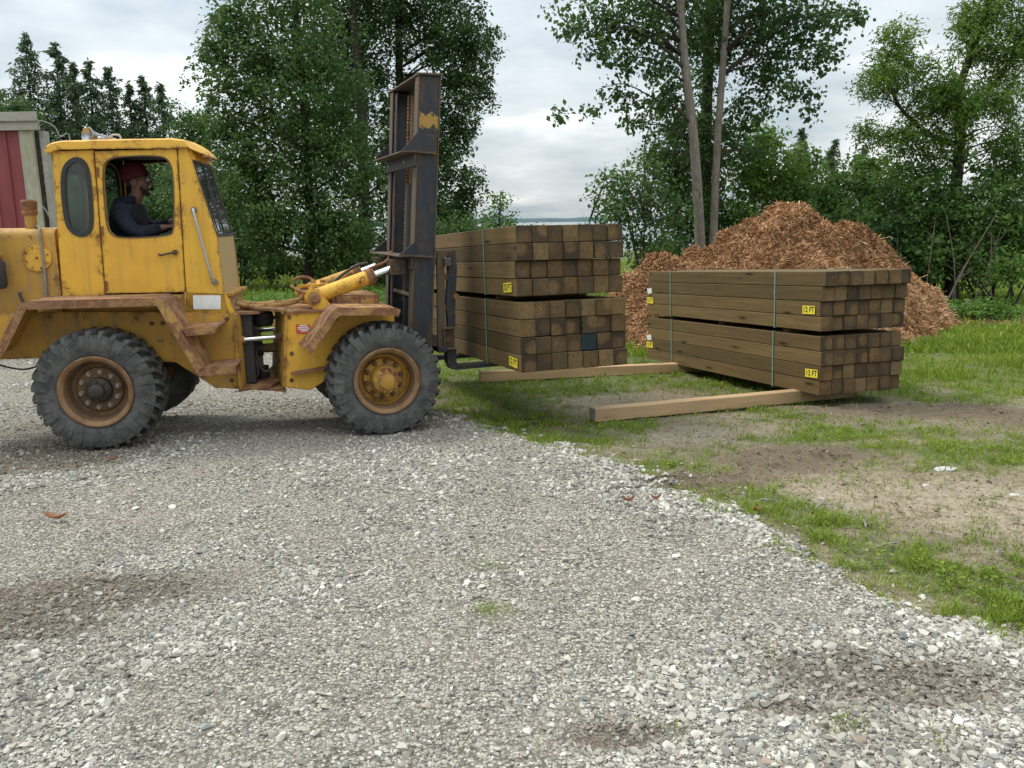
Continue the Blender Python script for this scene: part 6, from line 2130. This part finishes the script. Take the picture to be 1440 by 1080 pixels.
# head: cranium, face, jaw, nose
V_ += [P(0.222, .80, 2.015), P(0.205, .80, 2.05), P(0.275, .80, 1.995), P(0.290, .80, 1.925)]
R_ += [(0.078, 0.088), (0.072, 0.075), (0.060, 0.062), (0.042, 0.034)]
E_ += [(6, 7), (7, 8), (7, 9), (9, 10)]
sh = {}
for s, wz in (('near', -1), ('far', 1)):
    i = len(V_)
    V_ += [P(0.14, .80 + wz * .17, 1.77), P(0.15, .80 + wz * .205, 1.71), P(0.235, .80 + wz * .22, 1.585) if wz < 0 else P(0.27, .80 + .21, 1.62), P(0.35, .80 + wz * .18, 1.61) if wz < 0 else P(0.38, .80 + .17, 1.655), P(0.435, .80 + wz * .13, 1.638) if wz < 0 else P(0.45, .80 + .12, 1.685)]
    R_ += [0.068, 0.060, 0.048, 0.040, 0.029]
    E_ += [(3, i), (i, i + 1), (i + 1, i + 2), (i + 2, i + 3), (i + 3, i + 4)]
    fw = RAX[0] * 0.9 + RAX[2] * 0.12 + RAX[1] * (0.25 * -wz)
    chain_hand(V_[i + 4], fw, RAX[1] * wz, (RAX[2] * -0.8 + RAX[0] * 0.3), V_, E_, R_, i + 4)
    j = len(V_)
    V_ += [P(0.16, .80 + wz * .10, 1.34), P(0.50, .80 + wz * .13, 1.36), P(0.55, .80 + wz * .13, 1.16), P(0.56, .80 + wz * .13, 1.135), P(0.66, .80 + wz * .14, 1.13)]
    R_ += [0.088, 0.062, 0.05, 0.045, 0.04]
    E_ += [(0, j), (j, j + 1), (j + 1, j + 2), (j + 2, j + 3), (j + 3, j + 4)]
skin('body', V_, E_, R_, M['skin'], person, 2, 0)
# face details: nose, brow, moustache and beard, ears, eyes, glasses
bm = bmesh.new()
lathe(bm, [(0, -0.03), (0.010, -0.02), (0.015, 0.0), (0.012, 0.012), (0, 0.016)], P(0.338, .80, 1.985), RAX[0] * 0.8 + RAX[2] * -0.6, 10)
bm_obj('nose', bm, M['skin'], person, 80)
for wz in (-1, 1):
    bm = bmesh.new()
    bmesh.ops.create_uvsphere(bm, u_segments=10, v_segments=6, radius=0.012, matrix=Matrix.Translation(P(0.318, .80 + wz * .032, 2.018)))
    bm_obj('eye', bm, M['white'], person, 80)
    bm = bmesh.new()
    lathe(bm, [(0, 0), (0.022, 0.0), (0.030, 0.006), (0.026, 0.012), (0.012, 0.008), (0, 0.006)], P(0.222, .80 + wz * .080, 1.995), RAX[1] * wz + RAX[0] * -0.35, 12)
    bm_obj('ear', bm, M['skin'], person, 80)
fr_ = [P(0.345, .80, 1.958), P(0.338, .80 - .028, 1.950), P(0.325, .80 - .044, 1.935)]
bm = bmesh.new()
tube(bm, [P(0.322, .80 - .045, 1.936), P(0.341, .80 - .02, 1.955), P(0.341, .80 + .02, 1.955), P(0.322, .80 + .045, 1.936)], 0.010, 8)
bm_obj('moustache', bm, M['hair'], person, 80)
skin('beard', [P(0.262, .80 - .062, 1.965), P(0.285, .80 - .045, 1.915), P(0.312, .80, 1.900), P(0.285, .80 + .045, 1.915), P(0.262, .80 + .062, 1.965)], [(0, 1), (1, 2), (2, 3), (3, 4)], [0.012, 0.017, 0.021, 0.017, 0.012], M['hair'], person, 1, 2)
skin('hair', [P(0.165, .80, 1.985), P(0.175, .80 - .062, 1.99), P(0.235, .80 - .073, 2.015), P(0.175, .80 + .062, 1.99), P(0.235, .80 + .073, 2.015)], [(0, 1), (1, 2), (0, 3), (3, 4)], [0.030, 0.024, 0.016, 0.024, 0.016], M['hair'], person, 1, 0)
bm = bmesh.new()
for wz in (-1, 1):
    cc_ = P(0.340, .80 + wz * .034, 2.016)
    tube(bm, [cc_ + RAX[1] * (0.026 * cos(2 * pi * k / 14)) + RAX[2] * (0.018 * sin(2 * pi * k / 14)) for k in range(15)], 0.0022, 6, caps=False)
    tube(bm, [cc_ + RAX[1] * (0.026 * wz), P(0.225, .80 + wz * .080, 2.016)], 0.0022, 6)
tube(bm, [P(0.342, .80 - .008, 2.018), P(0.342, .80 + .008, 2.018)], 0.0022, 6)
bm_obj('spectacles', bm, M['ink'], person, 60)
# knitted red cap pulled over the crown
bm = bmesh.new()
ca = (RAX[2] * 0.94 + RAX[0] * -0.34)
lathe(bm, [(0.098, -0.012), (0.105, -0.008), (0.106, 0.03), (0.101, 0.034), (0.100, 0.05), (0.088, 0.085), (0.062, 0.112), (0.03, 0.125), (0, 0.128)], P(0.222, .80, 2.040), ca, 24)
bm_obj('cap', bm, M['cap'], person, 60)
# hooded jacket over torso and arms
V_ = [P(0.10, .80, 1.34), P(0.11, .80, 1.48), P(0.125, .80, 1.62), P(0.14, .80, 1.74), P(0.165, .80, 1.825)]
R_ = [(0.175, 0.145), (0.17, 0.14), (0.178, 0.145), (0.165, 0.125), (0.085, 0.078)]
E_ = [(0, 1), (1, 2), (2, 3), (3, 4)]
for wz in (-1, 1):
    i = len(V_)
    V_ += [P(0.14, .80 + wz * .17, 1.77), P(0.15, .80 + wz * .210, 1.70), P(0.235, .80 + wz * .225, 1.585) if wz < 0 else P(0.27, .80 + .215, 1.62), P(0.35, .80 + wz * .18, 1.61) if wz < 0 else P(0.38, .80 + .17, 1.655), P(0.425, .80 + wz * .135, 1.636) if wz < 0 else P(0.44, .80 + .125, 1.682)]
    R_ += [0.088, 0.082, 0.068, 0.060, 0.042]
    E_ += [(3, i), (i, i + 1), (i + 1, i + 2), (i + 2, i + 3), (i + 3, i + 4)]
skin('hoodie', V_, E_, R_, M['hoodie'], person, 2, 0)
hv = []
for k in range(9):
    t = pi * (0.18 + 1.64 * k / 8)
    hv.append(P(0.155 + 0.085 * cos(t) * 1.0, .80 + 0.115 * sin(t), 1.855 - 0.03 * cos(t) * -1 - (0.02 if k in (0, 8) else 0)))
skin('hood', hv, [(k, k + 1) for k in range(8)], [0.030, 0.038, 0.044, 0.050, 0.056, 0.050, 0.044, 0.038, 0.030], M['hoodie'], person, 2, 4)
V_, R_, E_ = [P(0.10, .80, 1.33)], [0.13], []
for wz in (-1, 1):
    j = len(V_)
    V_ += [P(0.16, .80 + wz * .10, 1.34), P(0.50, .80 + wz * .13, 1.36), P(0.55, .80 + wz * .13, 1.17)]
    R_ += [0.10, 0.074, 0.062]
    E_ += [(0, j), (j, j + 1), (j + 1, j + 2)]
skin('trousers', V_, E_, R_, M['trousers'], person, 2, 0)
for wz in (-1, 1):
    bm = bmesh.new()
    box(bm, P(0.61, .80 + wz * .135, 1.15), (0.24, 0.09, 0.08), RAX, 0.02, 2)
    bm_obj('boot', bm, M['black'], person, 60)

# ------------------------------------------------------------------ litter on the ground
lit = random.Random(9)
for (u, v, ln, ang, lb_) in ((745, 585, .16, .2, 'pale twig on the bare patch below the far bearer beam'), (1020, 625, .10, .7, 'short pale stick beside the front bearer beam'), (1115, 575, .5, .25, 'long thin stick in front of the right stack'), (1060, 582, .3, -.3, 'bent twig under the near corner of the right stack'), (975, 755, .10, 1.2, 'pale curled twig in the grass strip by the gravel edge'),
                         (1150, 725, .16, .9, 'pale twig where the grass strip meets the dry soil'), (1215, 750, .11, 1.3, 'small white root curl on the grass strip'), (1245, 780, .12, .3, 'thin pale curl of root at the grass strip end'), (1075, 722, .14, .1, 'thin grey twig lying in the dry soil'), (810, 560, .18, -.2, 'thin pale stick between the two bearer beams'), (1405, 790, .09, .8, 'twig at the right edge of the dry soil')):
    p = ground_at(u, v, -0.05)
    p.z = tz(p.x, p.y) + 0.012
    d = Vector((cos(ang), sin(ang), 0.05)) * ln
    bm = bmesh.new()
    mid = p + Vector((lit.gauss(0, .02), lit.gauss(0, .02), 0.012))
    tube(bm, curve_pts([p - d * .5, mid, p + d * .5], 4), 0.0055, 6)
    tube(bm, [mid, mid + Vector((d.y, -d.x, 0.02)) * 0.35], 0.0035, 5)
    tag(bm_obj('twig', bm, M['rope'], None, 60), lb_, 'twig', 'twigs scattered on the soil')
g = NT('reddish_bark')
v_ = g.coord(scale=(3, 30, 1))
M['red_bark'] = g.bsdf(g.mix(g.noise(v_, 6, 4), (0.20, 0.085, 0.045), (0.36, 0.17, 0.09)), 0.9, g.bump(g.noise(v_, 8, 4), 0.6, 0.004), spec=0.15)
for (u, v, ln, wd, ang, lb_) in ((80, 741, .13, .04, -.15, 'curled reddish bark piece lying on the gravel at the left'), (883, 716, .075, .016, -.1, 'left one of two reddish bark strips on the gravel'), (922, 715, .06, .014, .12, 'right one of two reddish bark strips on the gravel'), (1065, 728, .05, .03, .3, 'small orange bark flake at the gravel edge'), (160, 650, .06, .02, .1, 'reddish bark sliver on the gravel near the rear wheel')):
    p = ground_at(u, v)
    p.z = tz(p.x, p.y) + 0.018
    bm = bmesh.new()
    d, e_ = Vector((cos(ang), sin(ang), 0)), Vector((-sin(ang), cos(ang), 0))
    grid = []
    for i in range(8):
        t = i / 7 - .5
        row = []
        for j in range(4):
            s = j / 3 - .5
            q = p + d * t * ln + e_ * s * wd * (1 - 0.8 * abs(t)) + Vector((0, 0, 0.022 * (2 * abs(t)) ** 2 + 0.012 * (2 * s) ** 2))
            row.append((bm.verts.new(q), bm.verts.new(q + Vector((0, 0, 0.005)))))
        grid.append(row)
    for i in range(7):
        for j in range(3):
            for k in (0, 1):
                bm.faces.new((grid[i][j][k], grid[i + 1][j][k], grid[i + 1][j + 1][k], grid[i][j + 1][k]))
    for i in range(7):
        for j in (0, 3):
            bm.faces.new((grid[i][j][0], grid[i + 1][j][0], grid[i + 1][j][1], grid[i][j][1]))
    for j in range(3):
        for i in (0, 7):
            bm.faces.new((grid[i][j][0], grid[i][j + 1][0], grid[i][j + 1][1], grid[i][j][1]))
    tag(bm_obj('bark_piece', bm, M['red_bark'], None, 60), lb_, 'bark piece', 'bark pieces on the gravel')
M['pale_stone'] = simple('pale_stone', (0.50, 0.49, 0.46), (0.40, 0.385, 0.355), 40, 0.9, 0.4)
for (u, v, rx, lb_) in ((1331, 667, .085, 'flat pale stone lying in the sparse grass at the right'), (1425, 705, .035, 'small white stone at the right edge of the grass'), (1300, 692, .03, 'small pale stone on the dry soil')):
    p = ground_at(u, v, -0.05)
    p.z = tz(p.x, p.y) + 0.004
    bm = bmesh.new()
    for i in range(26):
        q = Vector((lit.gauss(0, 1), lit.gauss(0, 1), lit.gauss(0, 1))).normalized()
        bm.verts.new(p + Vector((q.x * rx, q.y * rx * .7, q.z * rx * .28)))
    bmesh.ops.convex_hull(bm, input=bm.verts[:])
    bmesh.ops.delete(bm, geom=[v for v in bm.verts if not v.link_faces], context='VERTS')
    tag(bm_obj('stone', bm, M['pale_stone'], None, 40), lb_, 'stone', 'pale stones in the grass')
